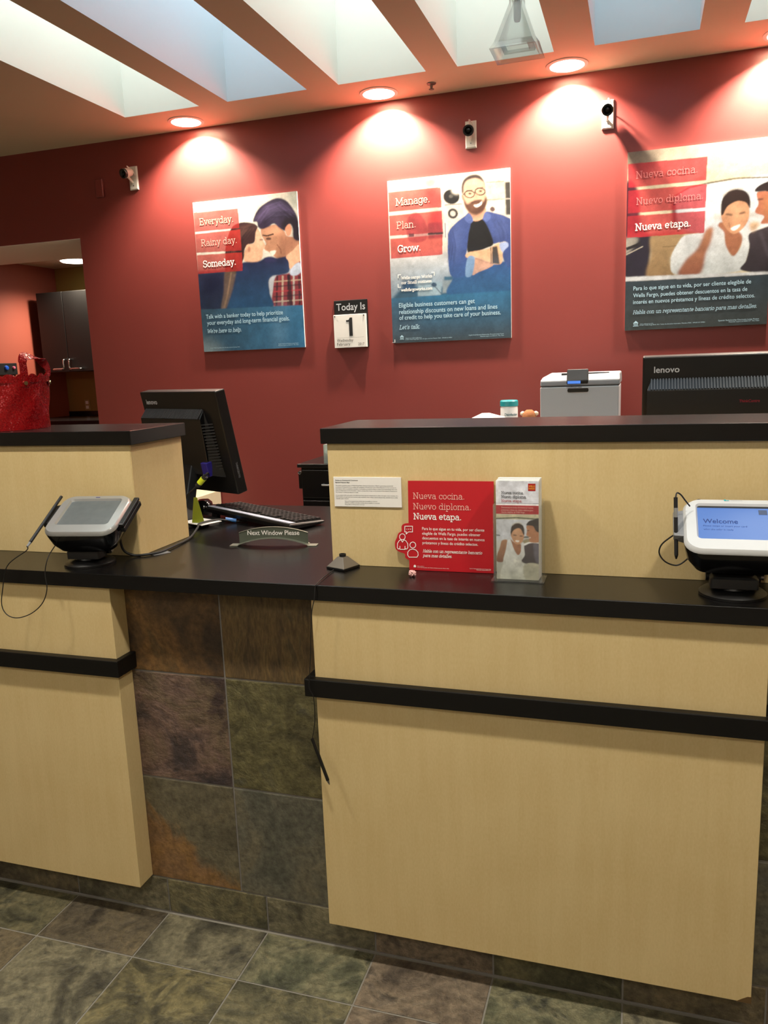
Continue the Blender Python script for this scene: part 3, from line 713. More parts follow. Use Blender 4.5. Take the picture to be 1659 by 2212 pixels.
def front_panel(name, x0, x1, label):
    t = thing(name, ((x0+x1)/2, YP, 0.1117), label, 'panel')
    obj('panel', G().box(x0, x1, YP, -0.0008, 0.1117, ZB-0.0008), 'maple', t, bevel=0.0012)
    obj('trim_band', G().box(x0-0.021, x1+0.017, -0.0824, YP+0.0002, 0.7365, 0.781).box(x1, x1+0.017, YP, -0.0008, 0.7365, 0.781).box(x0-0.021, x0, YP, -0.0008, 0.7365, 0.781), 'band_black', t, bevel=0.002)
    return t
lp = front_panel('front_panel', -1.266, -0.2794, 'maple counter front panel on the left, below the silver signature pad')
rp = front_panel('front_panel', 0.2826, 1.2693, 'wide maple counter front panel on the right with the pen hanging before it')
# chipped corner of the right panel
g = G().loft([[(1.240, YP-0.0006, 0.1115), (1.2699, YP-0.0006, 0.1115), (1.2699, YP-0.0006, 0.128), (1.262, YP-0.0006, 0.127), (1.250, YP-0.0006, 0.119)],
              [(1.240, YP+0.001, 0.1115), (1.2699, YP+0.001, 0.1115), (1.2699, YP+0.001, 0.128), (1.262, YP+0.001, 0.127), (1.250, YP+0.001, 0.119)]])
ch = obj('corner_chip', g, 'edge_brown', rp); ch['label'] = 'chipped dark corner'
# worktop
solo('worktop', G().box(-2.3, 2.6, YO, 0.912, ZB, ZT), 'laminate_black', (0.15, 0.42, ZB), 'long black laminate worktop running along the whole teller counter', 'worktop', bevel=0.0015)
# raised hutches
YH0, YH1 = 0.1106, 0.366
def hutch(x0, x1, side, label):
    t = thing('counter_hutch', ((x0+x1)/2, 0.24, ZT), label, 'hutch')
    e = 0.019
    if side > 0: obj('front_panel', G().box(x0, x1-0.0015, YH0, YH0+e, ZT, 1.3238), 'maple', t, bevel=0.001); obj('end_panel', G().box(x1-e, x1, YH0+0.0012, YH1, ZT, 1.3238), 'maple', t, bevel=0.001)
    else: obj('front_panel', G().box(x0+0.0015, x1, YH0, YH0+e, ZT, 1.3238), 'maple', t, bevel=0.001); obj('end_panel', G().box(x0, x0+e, YH0+0.0012, YH1, ZT, 1.3238), 'maple', t, bevel=0.001)
    obj('back_panel', G().box(x0+e, x1-e, YH1-e, YH1, ZT, 1.3238), 'maple', t)
    obj('top_cap', G().box(x0-(0.012 if side < 0 else 0), x1+(0.012 if side > 0 else 0), 0.099, 0.3745, 1.3238, 1.3619), 'laminate_black', t, bevel=0.0015)
    return t
hutch(-1.9, -0.2985, 1, 'raised maple hutch with black top on the left, carrying the red glitter bucket')
hutch(0.2735, 2.3, -1, 'long raised maple hutch with black top on the right, behind the red sign')

# ------------------------------------------------------------------ CEILING LAMPS AND FITTINGS
for i, (x, y) in enumerate(CANS):
    lab = ['recessed ceiling lamp nearest the doorway, leftmost of the row', 'recessed ceiling lamp above the calendar and the business poster', 'recessed ceiling lamp beside the hanging glass pendant', 'recessed ceiling lamp at the far right, above the rightmost poster'][i]
    t = thing('recessed_lamp', (x, y, ZC), lab, 'ceiling lamp', 'recessed lamps along the red wall')
    n = 32
    g = G(); prof = [(0.0675, 0.0), (0.066, 0.03), (0.060, 0.085)]
    rings = [[(x+r*math.cos(2*PI*k/n), y+r*math.sin(2*PI*k/n), ZC+z) for k in range(n)] for r, z in prof]
    g.loft(rings, cap=False); obj('reflector', g, 'reflector', t, smooth=True)
    g = G(); prof = [(0.066, 0.001), (0.067, -0.005), (0.082, -0.003), (0.083, 0.0)]
    rings = [[(x+r*math.cos(2*PI*k/n), y+r*math.sin(2*PI*k/n), ZC+z) for k in range(n)] for r, z in prof]
    g.loft(rings, cap=False); obj('trim_ring', g, 'trim_white', t, smooth=True)
    g = G().lathe([(0.0605, 0.070), (0.0605, 0.074)], (x, y, ZC), n); obj('lens', g, 'lamp_face', t)
for i, (x, y) in enumerate(LOBBY):
    t = thing('ceiling_downlight', (x, y, ZC), ('left', 'middle', 'right')[i]+' round flush downlight of three on the lobby ceiling', 'ceiling lamp', 'lobby downlights')
    obj('housing', G().lathe([(0.10, 0.0), (0.10, -0.012), (0.085, -0.016)], (x, y, ZC), 32), 'trim_white', t, smooth=True)
    obj('diffuser', G().lathe([(0.083, -0.016), (0.080, -0.0185)], (x, y, ZC), 32), 'lamp_face_soft', t)
for i, (x, y) in enumerate(((-1.2, -2.6), (1.2, -2.6), (0.0, -3.9))):  # made-up fixtures around the lobby fill lamps
    t = thing('ceiling_fill_panel', (x, y, ZC), ('left front', 'right front', 'rear middle')[i]+' added fill light panel, out of view on the lobby ceiling', 'ceiling lamp', 'added lobby fill panels')
    obj('frame', G().box(x-.6, x+.6, y-.3, y+.3, ZC-.02, ZC), 'trim_white', t, bevel=0.003)
    obj('diffuser', G().box(x-.57, x+.57, y-.27, y+.27, ZC-.022, ZC-.019), 'lamp_face_soft', t)
# sprinkler
t = thing('ceiling_sprinkler', (0.16, 1.757, ZC), 'small dark sprinkler head on the ceiling between two recessed lamps', 'sprinkler')
obj('escutcheon', G().lathe([(0.020, 0.0), (0.018, -0.004), (0.010, -0.007)], (0.16, 1.757, ZC), 20), 'bronze', t, smooth=True)
obj('body', G().lathe([(0.006, -0.006), (0.006, -0.016), (0.003, -0.022)], (0.16, 1.757, ZC), 14), 'bronze', t, smooth=True)
obj('deflector', G().lathe([(0.011, -0.0225), (0.011, -0.024)], (0.16, 1.757, ZC), 16), 'bronze', t)
# back room: an added unseen lamp for bounce, then the visible one
t = thing('alcove_ceiling_lamp', (-1.75, 2.95, 2.30), 'added second ceiling lamp of the back room, unseen behind the red wall, for bounce light', 'ceiling lamp')
obj('trim_ring', G().lathe([(0.12, 0.0), (0.12, -0.008), (0.105, -0.012)], (-1.75, 2.95, 2.30), 28), 'trim_white', t, smooth=True)
obj('lens', G().lathe([(0.103, -0.011), (0.09, -0.02)], (-1.75, 2.95, 2.30), 28), 'lamp_face', t)
t = thing('alcove_ceiling_lamp', (-2.71, 3.08, 2.30), 'bright round ceiling lamp in the room behind the doorway', 'ceiling lamp')
obj('trim_ring', G().lathe([(0.12, 0.0), (0.12, -0.008), (0.105, -0.012)], (-2.71, 3.08, 2.30), 28), 'trim_white', t, smooth=True)
obj('lens', G().lathe([(0.103, -0.011), (0.09, -0.02)], (-2.71, 3.08, 2.30), 28), 'lamp_face', t)

# glass pendant
px_, py_, pz_ = 0.709, 0.412, 2.25
t = thing('glass_pendant', (px_, py_, pz_), 'clear pyramid shaped glass pendant hanging on a thin cord', 'pendant lamp')
def sq(h, z, cx=px_, cy=py_): return [(cx-h, cy-h, z), (cx+h, cy-h, z), (cx+h, cy+h, z), (cx-h, cy+h, z)]
g = G().loft([sq(0.060, pz_+0.0), sq(0.050, pz_+0.016), sq(0.017, pz_+0.110), sq(0.017, pz_+0.122), sq(0.010, pz_+0.122), sq(0.010, pz_+0.108), sq(0.041, pz_+0.018), sq(0.051, pz_+0.0), sq(0.060, pz_+0.0)], cap=False)
obj('shade', g, 'pendant_glass', t, bevel=0.0015)
g = G().loft([sq(0.038, pz_+0.014), sq(0.040, pz_+0.020), sq(0.028, pz_+0.020), sq(0.026, pz_+0.014), sq(0.038, pz_+0.014)], cap=False)
obj('inner_rim', g, 'pendant_glass', t)
obj('socket', G().lathe([(0.007, 0.072), (0.009, 0.080), (0.009, 0.112), (0.005, 0.126)], (px_, py_, pz_), 16), 'steel', t, smooth=True)
obj('cord', G().tube([(px_, py_, pz_+0.124), (px_, py_, pz_+0.3), (px_-0.002, py_, ZTOP-0.001)], 0.0012, 8), 'rubber_black', t)

# ------------------------------------------------------------------ ON THE RED WALL
def wall_camera(x, z, aim, label, head):
    """white wall plate with arm, white housing and black lens hood; x,z plate centre"""
    t = thing('security_camera', (x, YW, z), label, 'security camera', 'security cameras on the red wall')
    g = G().loft([[(x-.024, YW-.0005, z-.055), (x+.024, YW-.0005, z-.055), (x+.024, YW-.0005, z+.055), (x-.024, YW-.0005, z+.055)],
                  [(x-.024, YW-.006, z-.055), (x+.024, YW-.006, z-.055), (x+.024, YW-.006, z+.055), (x-.024, YW-.006, z+.055)],
                  [(x-.020, YW-.010, z-.051), (x+.020, YW-.010, z-.051), (x+.020, YW-.010, z+.051), (x-.020, YW-.010, z+.051)]])
    obj('wall_plate', g, 'camera_white', t)
    d = Vector(aim).normalized()
    hp = Vector((head[0], YW-0.060, head[1]))
    obj('arm', G().tube(spline([(x-.004, YW-.009, z-.022), (x*.7+hp.x*.3, YW-.026, z-.016), (x*.3+hp.x*.7, YW-.048, z-.006), tuple(hp-Vector((0, 0, .012)))], 4), 0.0055, 10), 'camera_white', t, smooth=True)
    q = d.to_track_quat('Z', 'Y').to_matrix().to_4x4(); M = Matrix.Translation(hp) @ q
    obj('housing', G().lathe([(0.012, -0.032), (0.017, -0.026), (0.022, 0.0), (0.023, 0.014), (0.020, 0.014)], (0, 0, 0), 20).xf(M), 'camera_white', t, smooth=True)
    obj('lens_hood', G().lathe([(0.0195, 0.0130), (0.0225, 0.016), (0.0225, 0.028), (0.016, 0.028), (0.010, 0.018)], (0, 0, 0), 20).xf(M), 'plastic_black', t, smooth=True)
    obj('lens', G().lathe([(0.0095, 0.019), (0.008, 0.023), (0.004, 0.025)], (0, 0, 0), 16).xf(M), 'gloss_black', t, smooth=True)
    obj('screw', G().tube([(x, YW-.0095, z-.036), (x, YW-.0115, z-.036)], 0.003, 10), 'steel', t)
    tail = hp - d*0.028
    obj('lead', G().tube(spline([tuple(tail), (x+.004, YW-.06, z+.046), (x+.014, YW-.028, z+.026), (x+.012, YW-.009, z+.012)], 5), 0.0022, 8), 'camera_white', t, smooth=True)
wall_camera(-1.399, 2.462, (-0.25, -0.9, -0.28), 'small security camera on the wall near the doorway, turned left', (-1.397, 2.476))
wall_camera(0.296, 2.467, (0.02, -0.95, -0.22), 'small security camera on the wall above the business poster', (0.3, 2.47))
wall_camera(0.864, 2.478, (0.06, -0.95, -0.26), 'small security camera on the wall left of the rightmost poster', (0.864, 2.481))
g = G().loft([[(-1.623, YW-.0005, 2.391), (-1.578, YW-.0005, 2.391), (-1.578, YW-.0005, 2.478), (-1.623, YW-.0005, 2.478)],
              [(-1.623, YW-.010, 2.391), (-1.578, YW-.010, 2.391), (-1.578, YW-.010, 2.478), (-1.623, YW-.010, 2.478)],
              [(-1.619, YW-.014, 2.395), (-1.582, YW-.014, 2.395), (-1.582, YW-.014, 2.474), (-1.619, YW-.014, 2.474)]])
solo('wall_plate', g, 'wall_red', (-1.60, YW, 2.391), 'blank red-painted wall plate beside the doorway camera', 'wall plate')

# calendar
cx0, cx1, cz0, cz1 = -0.371, -0.205, 1.594, 1.812
t = thing('day_calendar', ((cx0+cx1)/2, YW, cz0), 'black tear-off day calendar on the wall showing the number 1', 'calendar')
obj('backing', G().box(cx0, cx1, YW-.007, YW-.0005, cz0+.001, cz1), 'plastic_black', t, bevel=0.002)
pad = obj('date_pad', G().box(cx0-.001, cx1-.006, YW-.019, YW-.007, cz0, cz0+0.152), 'paper_white', t, bevel=0.001)
plc = Plane((cx0, YW-.007, cz0), (1, 0, 0), (0, 0, 1)); plp = Plane((cx0, YW-.019, cz0), (1, 0, 0), (0, 0, 1))
g = G(); lay(g, plc, sans('Today Is', bold=0.012), 0.012, 0.172, 0.143, 0.046, 0.0008); h = obj('heading', g, 'ink_grey', t); h['label'] = 'lettering Today Is'
g = G(); g.marks.append((0, 0)); flat(g, plp, [(0.076, 0.053), (0.093, 0.053), (0.093, 0.137), (0.081, 0.137), (0.076, 0.128)], .0008); flat(g, plp, [(0.062, 0.118), (0.0759, 0.118), (0.0759, 0.1275), (0.070, 0.1262), (0.062, 0.1262)], .0008); flat(g, plp, [(0.0759, 0.118), (0.0759, 0.1279), (0.0805, 0.1365), (0.0805, 0.118)], .0007)
g.marks.append((len(g.v), len(g.f))); lay(g, plp, sans('Wednesday'), 0.012, 0.028, 0.082, 0.019, 0.0008); lay(g, plp, sans('February'), 0.012, 0.010, 0.066, 0.019, 0.0008); lay(g, plp, sans('2017'), 0.118, 0.009, 0.030, 0.0165, 0.0008)
flat(g, plp, [(0.012, 0.0455), (0.148, 0.0455), (0.148, 0.0460), (0.012, 0.0460)])
letters(g, 'ink_black', pad, 'date_print')
for u in (0.006, 0.150): obj('staple_pin', G().tube([(cx0+u, YW-.0185, cz0+.145), (cx0+u, YW-.0215, cz0+.145)], 0.0028, 10), 'plastic_dark', pad)

# posters ------------------------------------------------------------
PW, PH = 0.5497, 0.711
def poster(x, z, label):
    t = thing('wall_poster', (x+PW/2, YW, z), label, 'poster', 'posters on the red wall')
    obj('board', G().box(x, x+PW, YW-.009, YW-.0006, z, z+PH), 'paper_white', t, bevel=0.0008)
    pl = Plane((x, YW-.009, z), (1, 0, 0), (0, 0, 1))
    return t, pl
def put(g, sh, pl, txt, p0, p1, hf=1.0, off=0.0016):
    a = sh.uv(p0); c = sh.uv(p1)
    u0, v0 = a[0]*PW, (1-a[1])*PH; u1, v1 = c[0]*PW, (1-c[1])*PH
    return lay(g, pl, txt, u0, (v0+v1)/2, u1-u0, None, off, hf)
def house_logo(g, sh, pl, px, py, s, off=0.0016):
    a = sh.uv((px, py)); u, v = a[0]*PW, (1-a[1])*PH; g.marks.append((len(g.v), len(g.f)))
    flat(g, pl, [(u-s, v+.1*s), (u+s, v+.1*s), (u, v+s)], off)
    for q in ([(u-.75*s, v-.7*s), (u-.5*s, v-.7*s), (u-.5*s, v+.1*s), (u-.75*s, v+.1*s)], [(u+.5*s, v-.7*s), (u+.75*s, v-.7*s), (u+.75*s, v+.1*s), (u+.5*s, v+.1*s)],
              [(u-.75*s, v-.7*s), (u+.75*s, v-.7*s), (u+.75*s, v-.5*s), (u-.75*s, v-.5*s)], [(u-.3*s, v-.1*s), (u+.3*s, v-.1*s), (u+.3*s, v), (u-.3*s, v)], [(u-.3*s, v-.35*s), (u+.3*s, v-.35*s), (u+.3*s, v-.25*s), (u-.3*s, v-.25*s)]):
        flat(g, pl, q, off)
    flat(g, pl, [(u-s, v-1.05*s), (u+s, v-1.05*s), (u+s, v-.85*s), (u-s, v-.85*s)], off)

# poster 1: father and daughter
sh = Sheet(220, 285, [(66, 185), (930, 93), (180, 1425), (1008, 1392)], (212, 210, 200))
sh.poly([(40, 150), (1000, 60), (1000, 420), (40, 520)], (236, 230, 214), (206, 210, 204))
sh.fill([(860, 100), (960, 90), (960, 260), (890, 220)], (150, 160, 150), f=4, a=.6)
sh.fill([(80, 200), (560, 150), (540, 240), (90, 260)], (250, 246, 234), f=6)
sh.poly([(100, 760), (420, 740), (400, 1100), (110, 1100)], (46, 50, 76), (34, 50, 78), f=3)
sh.fill([(150, 800), (300, 770), (330, 900), (180, 960)], (24, 30, 60), f=8, a=.8)
sh.poly([(690, 800), (990, 700), (1000, 1060), (700, 1060)], (184, 190, 200), f=2)
sh.fill([(890, 740), (965, 680), (1000, 900), (1000, 1060), (755, 1060), (742, 900), (770, 800), (870, 780)], (138, 60, 68), f=.8)
for k in range(5): sh.line([(775+k*45, 800), (770+k*48, 1060)], 16, [(40, 34, 44), (196, 180, 160), (44, 36, 46), (188, 186, 180), (40, 34, 44)][k], a=.75)
for k in range(6): sh.line([(745, 850+k*42), (1000, 832+k*42)], 12, [(196, 176, 150), (44, 36, 50), (184, 60, 70), (40, 40, 56), (200, 190, 170), (120, 40, 50)][k], a=.6)
sh.fill([(880, 790), (895, 730), (955, 690), (975, 760), (930, 800)], (186, 198, 218), f=.7)
sh.line([(870, 790), (890, 1050)], 26, (30, 28, 40), a=.8)
sh.fill([(640, 400), (700, 385), (760, 375), (830, 430), (850, 470), (900, 480), (955, 505), (955, 560), (870, 630), (830, 655), (770, 655), (725, 620), (700, 600), (672, 585), (662, 560), (680, 535), (660, 495), (640, 460)], (184, 134, 106))
sh.fill([(800, 460), (940, 510), (870, 620), (800, 650), (790, 560)], (150, 100, 80), f=4, a=.7)
sh.fill([(660, 430), (740, 400), (780, 440), (700, 460)], (206, 156, 126), f=4, a=.7)
sh.fill([(570, 345), (600, 262), (660, 200), (760, 152), (840, 170), (900, 240), (935, 310), (948, 400), (955, 505), (908, 488), (900, 400), (872, 368), (842, 425), (786, 400), (742, 366), (700, 392), (642, 412), (612, 392), (602, 352)], (48, 38, 62), f=.8)
sh.fill([(830, 330), (930, 300), (955, 500), (908, 488), (895, 400), (865, 365), (842, 420), (800, 400)], (30, 22, 32), f=3, a=.9)
sh.fill([(660, 250), (760, 190), (840, 230), (780, 300), (690, 320)], (88, 78, 112), f=7, a=.6)
sh.strands([(610, 340), (680, 240), (790, 200), (900, 290)], 60, 14, (110, 96, 140), 4, .3); sh.strands([(640, 380), (740, 300), (860, 290), (930, 400)], 70, 14, (24, 18, 40), 5, .35)
sh.fill([(836, 412), (868, 370), (890, 400), (884, 452), (856, 470)], (206, 142, 114))
sh.line([(648, 462), (690, 468), (742, 452)], 13, (46, 26, 26), a=.9)
sh.oval(700, 492, 22, 11, (50, 28, 30), a=.85)
sh.line([(770, 540), (800, 580), (806, 620)], 9, (130, 80, 62), a=.8)
sh.fill([(712, 600), (760, 590), (757, 612), (736, 632)], (240, 228, 216))
sh.fill([(690, 655), (740, 640), (745, 660), (700, 670)], (214, 214, 208), f=1)
sh.fill([(592, 395), (630, 440), (645, 490), (668, 535), (672, 560), (655, 590), (652, 640), (622, 684), (560, 694), (500, 672), (500, 600), (540, 540), (582, 520)], (216, 172, 142))
sh.fill([(600, 430), (640, 480), (650, 560), (610, 560)], (232, 192, 164), f=4, a=.7)
sh.oval(640, 500, 16, 7, (90, 60, 54), a=.7)
sh.fill([(360, 480), (400, 390), (470, 355), (560, 360), (607, 388), (592, 440), (582, 520), (532, 542), (502, 582), (494, 660), (440, 780), (400, 780), (350, 800), (343, 650), (345, 560)], (56, 34, 38))
sh.fill([(430, 420), (540, 385), (580, 420), (500, 480)], (84, 56, 56), f=6, a=.6)
sh.strands([(580, 380), (470, 420), (400, 560), (370, 720)], 70, 14, (110, 78, 66), 4, .3); sh.strands([(560, 400), (480, 500), (440, 640)], 60, 8, (30, 18, 22), 5, .4)
sh.oval(536, 578, 26, 42, (224, 176, 146)); sh.oval(540, 580, 12, 24, (186, 128, 104), f=1)
sh.fill([(485, 690), (600, 684), (680, 650), (720, 650), (760, 655), (862, 640), (872, 690), (872, 770), (800, 795), (735, 805), (705, 850), (716, 950), (725, 1080), (380, 1090), (395, 900), (430, 780)], (34, 32, 66), (40, 84, 124), f=1)
sh.fill([(660, 660), (720, 640), (780, 670), (700, 690)], (46, 46, 84), f=1)
sh.fill([(846, 640), (900, 592), (960, 540), (975, 660), (922, 704), (880, 744), (868, 684)], (218, 172, 142))
sh.fill([(345, 760), (430, 740), (415, 880), (380, 1000), (352, 1075), (315, 1065), (335, 930)], (96, 76, 66), (120, 104, 96), f=1.4, a=.9)
sh.line([(395, 770), (365, 960), (340, 1060)], 8, (170, 140, 110), f=1, a=.7)
for q in ([(75, 270), (443, 237), (457, 400), (88, 432)], [(91, 450), (463, 412), (478, 588), (105, 606)], [(108, 626), (481, 604), (489, 757), (120, 782)]):
    sh.poly(q, (176, 52, 46), (160, 44, 44), f=.4, a=.86)
sh.poly([(120, 1079), (1010, 1044), (1040, 1440), (140, 1460)], (56, 84, 104), (60, 118, 160), f=.6, horiz=True)
sh.fill([(160, 1330), (300, 1380), (330, 1440), (160, 1450)], (150, 172, 180), f=10, a=.7)
sh.fill([(760, 1080), (850, 1080), (840, 1400), (740, 1420)], (96, 142, 176), f=8, a=.55)
sh.grain(.05)
t, pl = poster(-1.0775, 1.6055, 'poster of a dark-haired couple hugging, leftmost of the three posters')
sh.mesh('picture', pl, PW, PH, t)
g = G(); put(g, sh, pl, slab('Everyday.'), (128, 376), (405, 346)); letters(g, 'ink_peach', t)
g = G(); put(g, sh, pl, slab('Rainy day.', .06), (145, 552), (438, 522)); letters(g, 'ink_pink', t)
g = G(); put(g, sh, pl, slab('Someday.', .10), (164, 728), (432, 704)); letters(g, 'ink_white', t)
g = G(); put(g, sh, pl, sans('Talk with a banker today to help prioritize', bold=.005), (193, 1152), (825, 1122), 1.2); put(g, sh, pl, sans('your everyday and long-term financial goals.', bold=.005), (203, 1203), (880, 1173), 1.2)
put(g, sh, pl, slab("We're here to help.", .10, .25), (208, 1272), (486, 1258), 1.15)
put(g, sh, pl, sans('\u00a9 2017 Wells Fargo Bank, N.A. All rights reserved. Member FDIC.'), (232, 1398), (476, 1390)); put(g, sh, pl, sans('English Financial Wellness Large Poster'), (790, 1368), (955, 1362)); put(g, sh, pl, sans('Materials expire on 04/01/17.  MC-7364'), (790, 1381), (955, 1375))
letters(g, 'ink_pale', t)

# poster 2: business owner
sh = Sheet(220, 285, [(98, 270), (1468, 105), (150, 2080), (1450, 2005)], (214, 210, 200))
sh.poly([(60, 230), (1500, 80), (1500, 700), (80, 760)], (236, 230, 214), (214, 208, 196))
sh.poly([(100, 1100), (1480, 1000), (1480, 1600), (120, 1650)], (206, 206, 206), (96, 140, 172), f=2)
sh.fill([(1200, 280), (1400, 255), (1400, 465), (1210, 480)], (208, 202, 184), f=2); sh.fill([(1210, 500), (1400, 480), (1400, 640), (1200, 620)], (216, 212, 198), f=2)
sh.line([(1200, 275), (1400, 262)], 10, (150, 144, 128)); sh.line([(1195, 475), (1400, 460)], 10, (150, 144, 128))
sh.poly([(1408, 270), (1490, 262), (1490, 640), (1412, 640)], (66, 62, 60), f=1); sh.line([(1408, 460), (1490, 455)], 12, (180, 170, 160))
sh.oval(1265, 577, 28, 28, (90, 70, 70))
sh.fill([(505, 270), (560, 240), (640, 240), (620, 320), (540, 330)], (190, 172, 150), f=2)
sh.poly([(728, 355), (910, 340), (935, 520), (735, 530)], (222, 216, 204), f=1); sh.poly([(730, 545), (945, 525), (950, 720), (745, 735)], (206, 196, 186), f=1)
sh.oval(812, 440, 90, 84, (34, 34, 34)); sh.oval(806, 436, 22, 20, (90, 88, 84)); sh.fill([(820, 350), (880, 360), (890, 410), (830, 400)], (226, 220, 210), f=2)
sh.oval(826, 630, 56, 58, (46, 44, 44)); sh.oval(826, 630, 30, 32, (190, 184, 176))
sh.line([(735, 535), (930, 520)], 10, (120, 116, 110)); sh.line([(740, 735), (740, 900)], 12, (110, 116, 130))
# desk
sh.fill([(150, 1590), (260, 1480), (500, 1440), (820, 1470), (820, 1570), (160, 1620)], (52, 92, 120), f=2)
sh.poly([(430, 1400), (600, 1390), (700, 1400), (680, 1545), (430, 1562)], (160, 184, 198), f=1); sh.poly([(250, 1400), (400, 1370), (400, 1500), (260, 1500)], (54, 84, 120), f=2)
sh.poly([(712, 1340), (826, 1330), (800, 1510), (700, 1520)], (150, 162, 166), f=1); sh.poly([(722, 1338), (822, 1332), (815, 1370), (720, 1380)], (52, 92, 120), f=1); sh.oval(608, 1428, 30, 26, (50, 60, 76)); sh.line([(620, 1450), (690, 1530)], 10, (90, 100, 110))
# body
sh.fill([(798, 1300), (960, 1300), (1200, 1220), (1460, 1170), (1445, 1500), (780, 1545), (812, 1360)], (44, 70, 130), (40, 88, 140), f=1)
sh.fill([(780, 830), (860, 735), (960, 655), (1010, 620), (1045, 715), (1015, 820), (985, 1010), (965, 1090), (990, 1120), (965, 1320), (800, 1325), (768, 1130), (766, 930)], (62, 78, 132), (50, 74, 140))
sh.fill([(1180, 605), (1290, 620), (1420, 662), (1476, 745), (1470, 1190), (1400, 1185), (1420, 960), (1340, 950), (1265, 965), (1250, 900), (1200, 780), (1148, 690)], (66, 82, 138), (48, 66, 126))
sh.fill([(830, 800), (900, 760), (900, 1000), (850, 1200), (800, 1100)], (86, 104, 160), f=8, a=.6); sh.fill([(1300, 680), (1400, 720), (1400, 900), (1330, 920)], (90, 106, 162), f=8, a=.6)
sh.strands([(800, 850), (830, 1000), (800, 1200)], 90, 10, (40, 54, 104), 8, .4); sh.strands([(1300, 660), (1380, 800), (1400, 950)], 90, 8, (40, 54, 104), 8, .4)
sh.fill([(1040, 715), (1150, 690), (1230, 820), (1268, 965), (1200, 1010), (1090, 1052), (985, 1062), (990, 900), (1010, 800)], (24, 24, 28))
sh.fill([(1008, 600), (1180, 560), (1185, 640), (1130, 700), (1060, 712), (1020, 660)], (196, 152, 126)); sh.fill([(1000, 610), (1150, 620), (1100, 650), (1030, 650)], (120, 84, 68), f=3, a=.7)
sh.fill([(955, 690), (1005, 625), (1050, 700), (1010, 740)], (80, 98, 156)); sh.fill([(1160, 680), (1190, 610), (1250, 650), (1200, 720)], (84, 102, 160))
sh.fill([(932, 340), (960, 265), (1060, 220), (1140, 235), (1182, 310), (1196, 420), (1204, 490), (1172, 575), (1110, 624), (1060, 632), (1000, 604), (960, 535), (942, 450)], (212, 172, 146))
sh.fill([(990, 250), (1130, 245), (1160, 320), (1000, 350)], (236, 206, 180), f=7, a=.7)
sh.fill([(928, 400), (932, 290), (980, 222), (1060, 188), (1130, 200), (1176, 260), (1188, 340), (1160, 262), (1080, 228), (985, 258), (950, 320), (945, 390)], (74, 62, 60), f=.8)
sh.fill([(944, 455), (985, 520), (1030, 500), (1080, 480), (1150, 478), (1165, 500), (1196, 440), (1206, 500), (1172, 592), (1110, 634), (1060, 640), (1000, 610), (958, 545)], (84, 56, 46), f=1.2)
sh.fill([(1000, 520), (1060, 500), (1090, 560), (1040, 590)], (140, 100, 80), f=5, a=.5)
sh.fill([(1058, 532), (1110, 520), (1152, 488), (1142, 530), (1088, 558)], (246, 232, 224)); sh.line([(1030, 510), (1090, 484), (1148, 474)], 14, (70, 44, 38), f=.8)
sh.fill([(925, 420), (945, 425), (950, 480), (932, 470)], (180, 130, 108))
for (ex, ey) in ((1014, 406), (1132, 376)):
    pts = [(ex+56*math.cos(a), ey+(44 if math.sin(a) > 0 else 34)*math.sin(a)) for a in np.linspace(0, 2*PI, 19)]
    sh.line(pts, 11, (30, 24, 24), f=.4); sh.oval(ex+4, ey-2, 18, 9, (54, 36, 32)); sh.line([(ex-34, ey-34), (ex+34, ey-42)], 10, (70, 48, 42), a=.8)
sh.line([(1066, 396), (1084, 390)], 9, (30, 24, 24)); sh.line([(940, 412), (962, 408)], 9, (30, 24, 24))
sh.fill([(1075, 400), (1095, 395), (1112, 455), (1070, 465)], (190, 146, 122), f=2, a=.6)
sh.fill([(958, 1098), (1000, 1062), (1090, 1046), (1230, 1012), (1335, 960), (1372, 1080), (1352, 1185), (1260, 1190), (1180, 1165), (1050, 1112), (985, 1128)], (218, 176, 140))
sh.fill([(1030, 1310), (1060, 1130), (1180, 1165), (1265, 1192), (1220, 1232), (1100, 1284)], (206, 160, 134)); sh.fill([(985, 1120), (1060, 1128), (1030, 1312), (955, 1322)], (124, 156, 198))
sh.line([(1060, 1125), (1180, 1166), (1260, 1192)], 8, (140, 96, 76), f=1)
sh.poly([(1256, 1000), (1312, 990), (1336, 1192), (1252, 1186)], (66, 60, 58), f=.8); sh.line([(1240, 1005), (1242, 1185)], 9, (90, 80, 76)); sh.fill([(1335, 970), (1420, 948), (1432, 1000), (1372, 1062)], (152, 168, 208))
sh.fill([(1370, 1070), (1455, 1000), (1460, 1190), (1400, 1180)], (56, 72, 130))
sh.poly([(300, 1250), (1480, 1180), (1480, 1520), (300, 1560)], (70, 130, 176), f=16, a=.22)
for q in ([(106, 396), (692, 334), (700, 560), (114, 622)], [(116, 660), (702, 598), (712, 842), (126, 888)], [(128, 920), (707, 866), (706, 1090), (135, 1144)]):
    sh.poly(q, (188, 62, 52), (180, 58, 54), f=.4, a=.9)
sh.fill([(510, 360), (640, 370), (690, 460), (640, 560), (540, 540)], (150, 40, 44), f=5, a=.6)
sh.fill([(318, 700), (430, 622), (532, 760), (520, 930), (335, 940)], (142, 48, 58), f=1, a=.7); sh.fill([(600, 610), (700, 600), (705, 740), (560, 740)], (164, 24, 40), f=4, a=.7)
sh.poly([(545, 740), (712, 720), (716, 905), (545, 918)], (130, 40, 54), f=1.5, a=.8); sh.line([(545, 862), (716, 850)], 22, (40, 26, 34), a=.9); sh.line([(335, 880), (392, 874)], 36, (70, 30, 44), a=.8)
sh.poly([(120, 1586), (1500, 1480), (1500, 2060), (100, 2120)], (50, 116, 160), (66, 80, 90), f=.6)
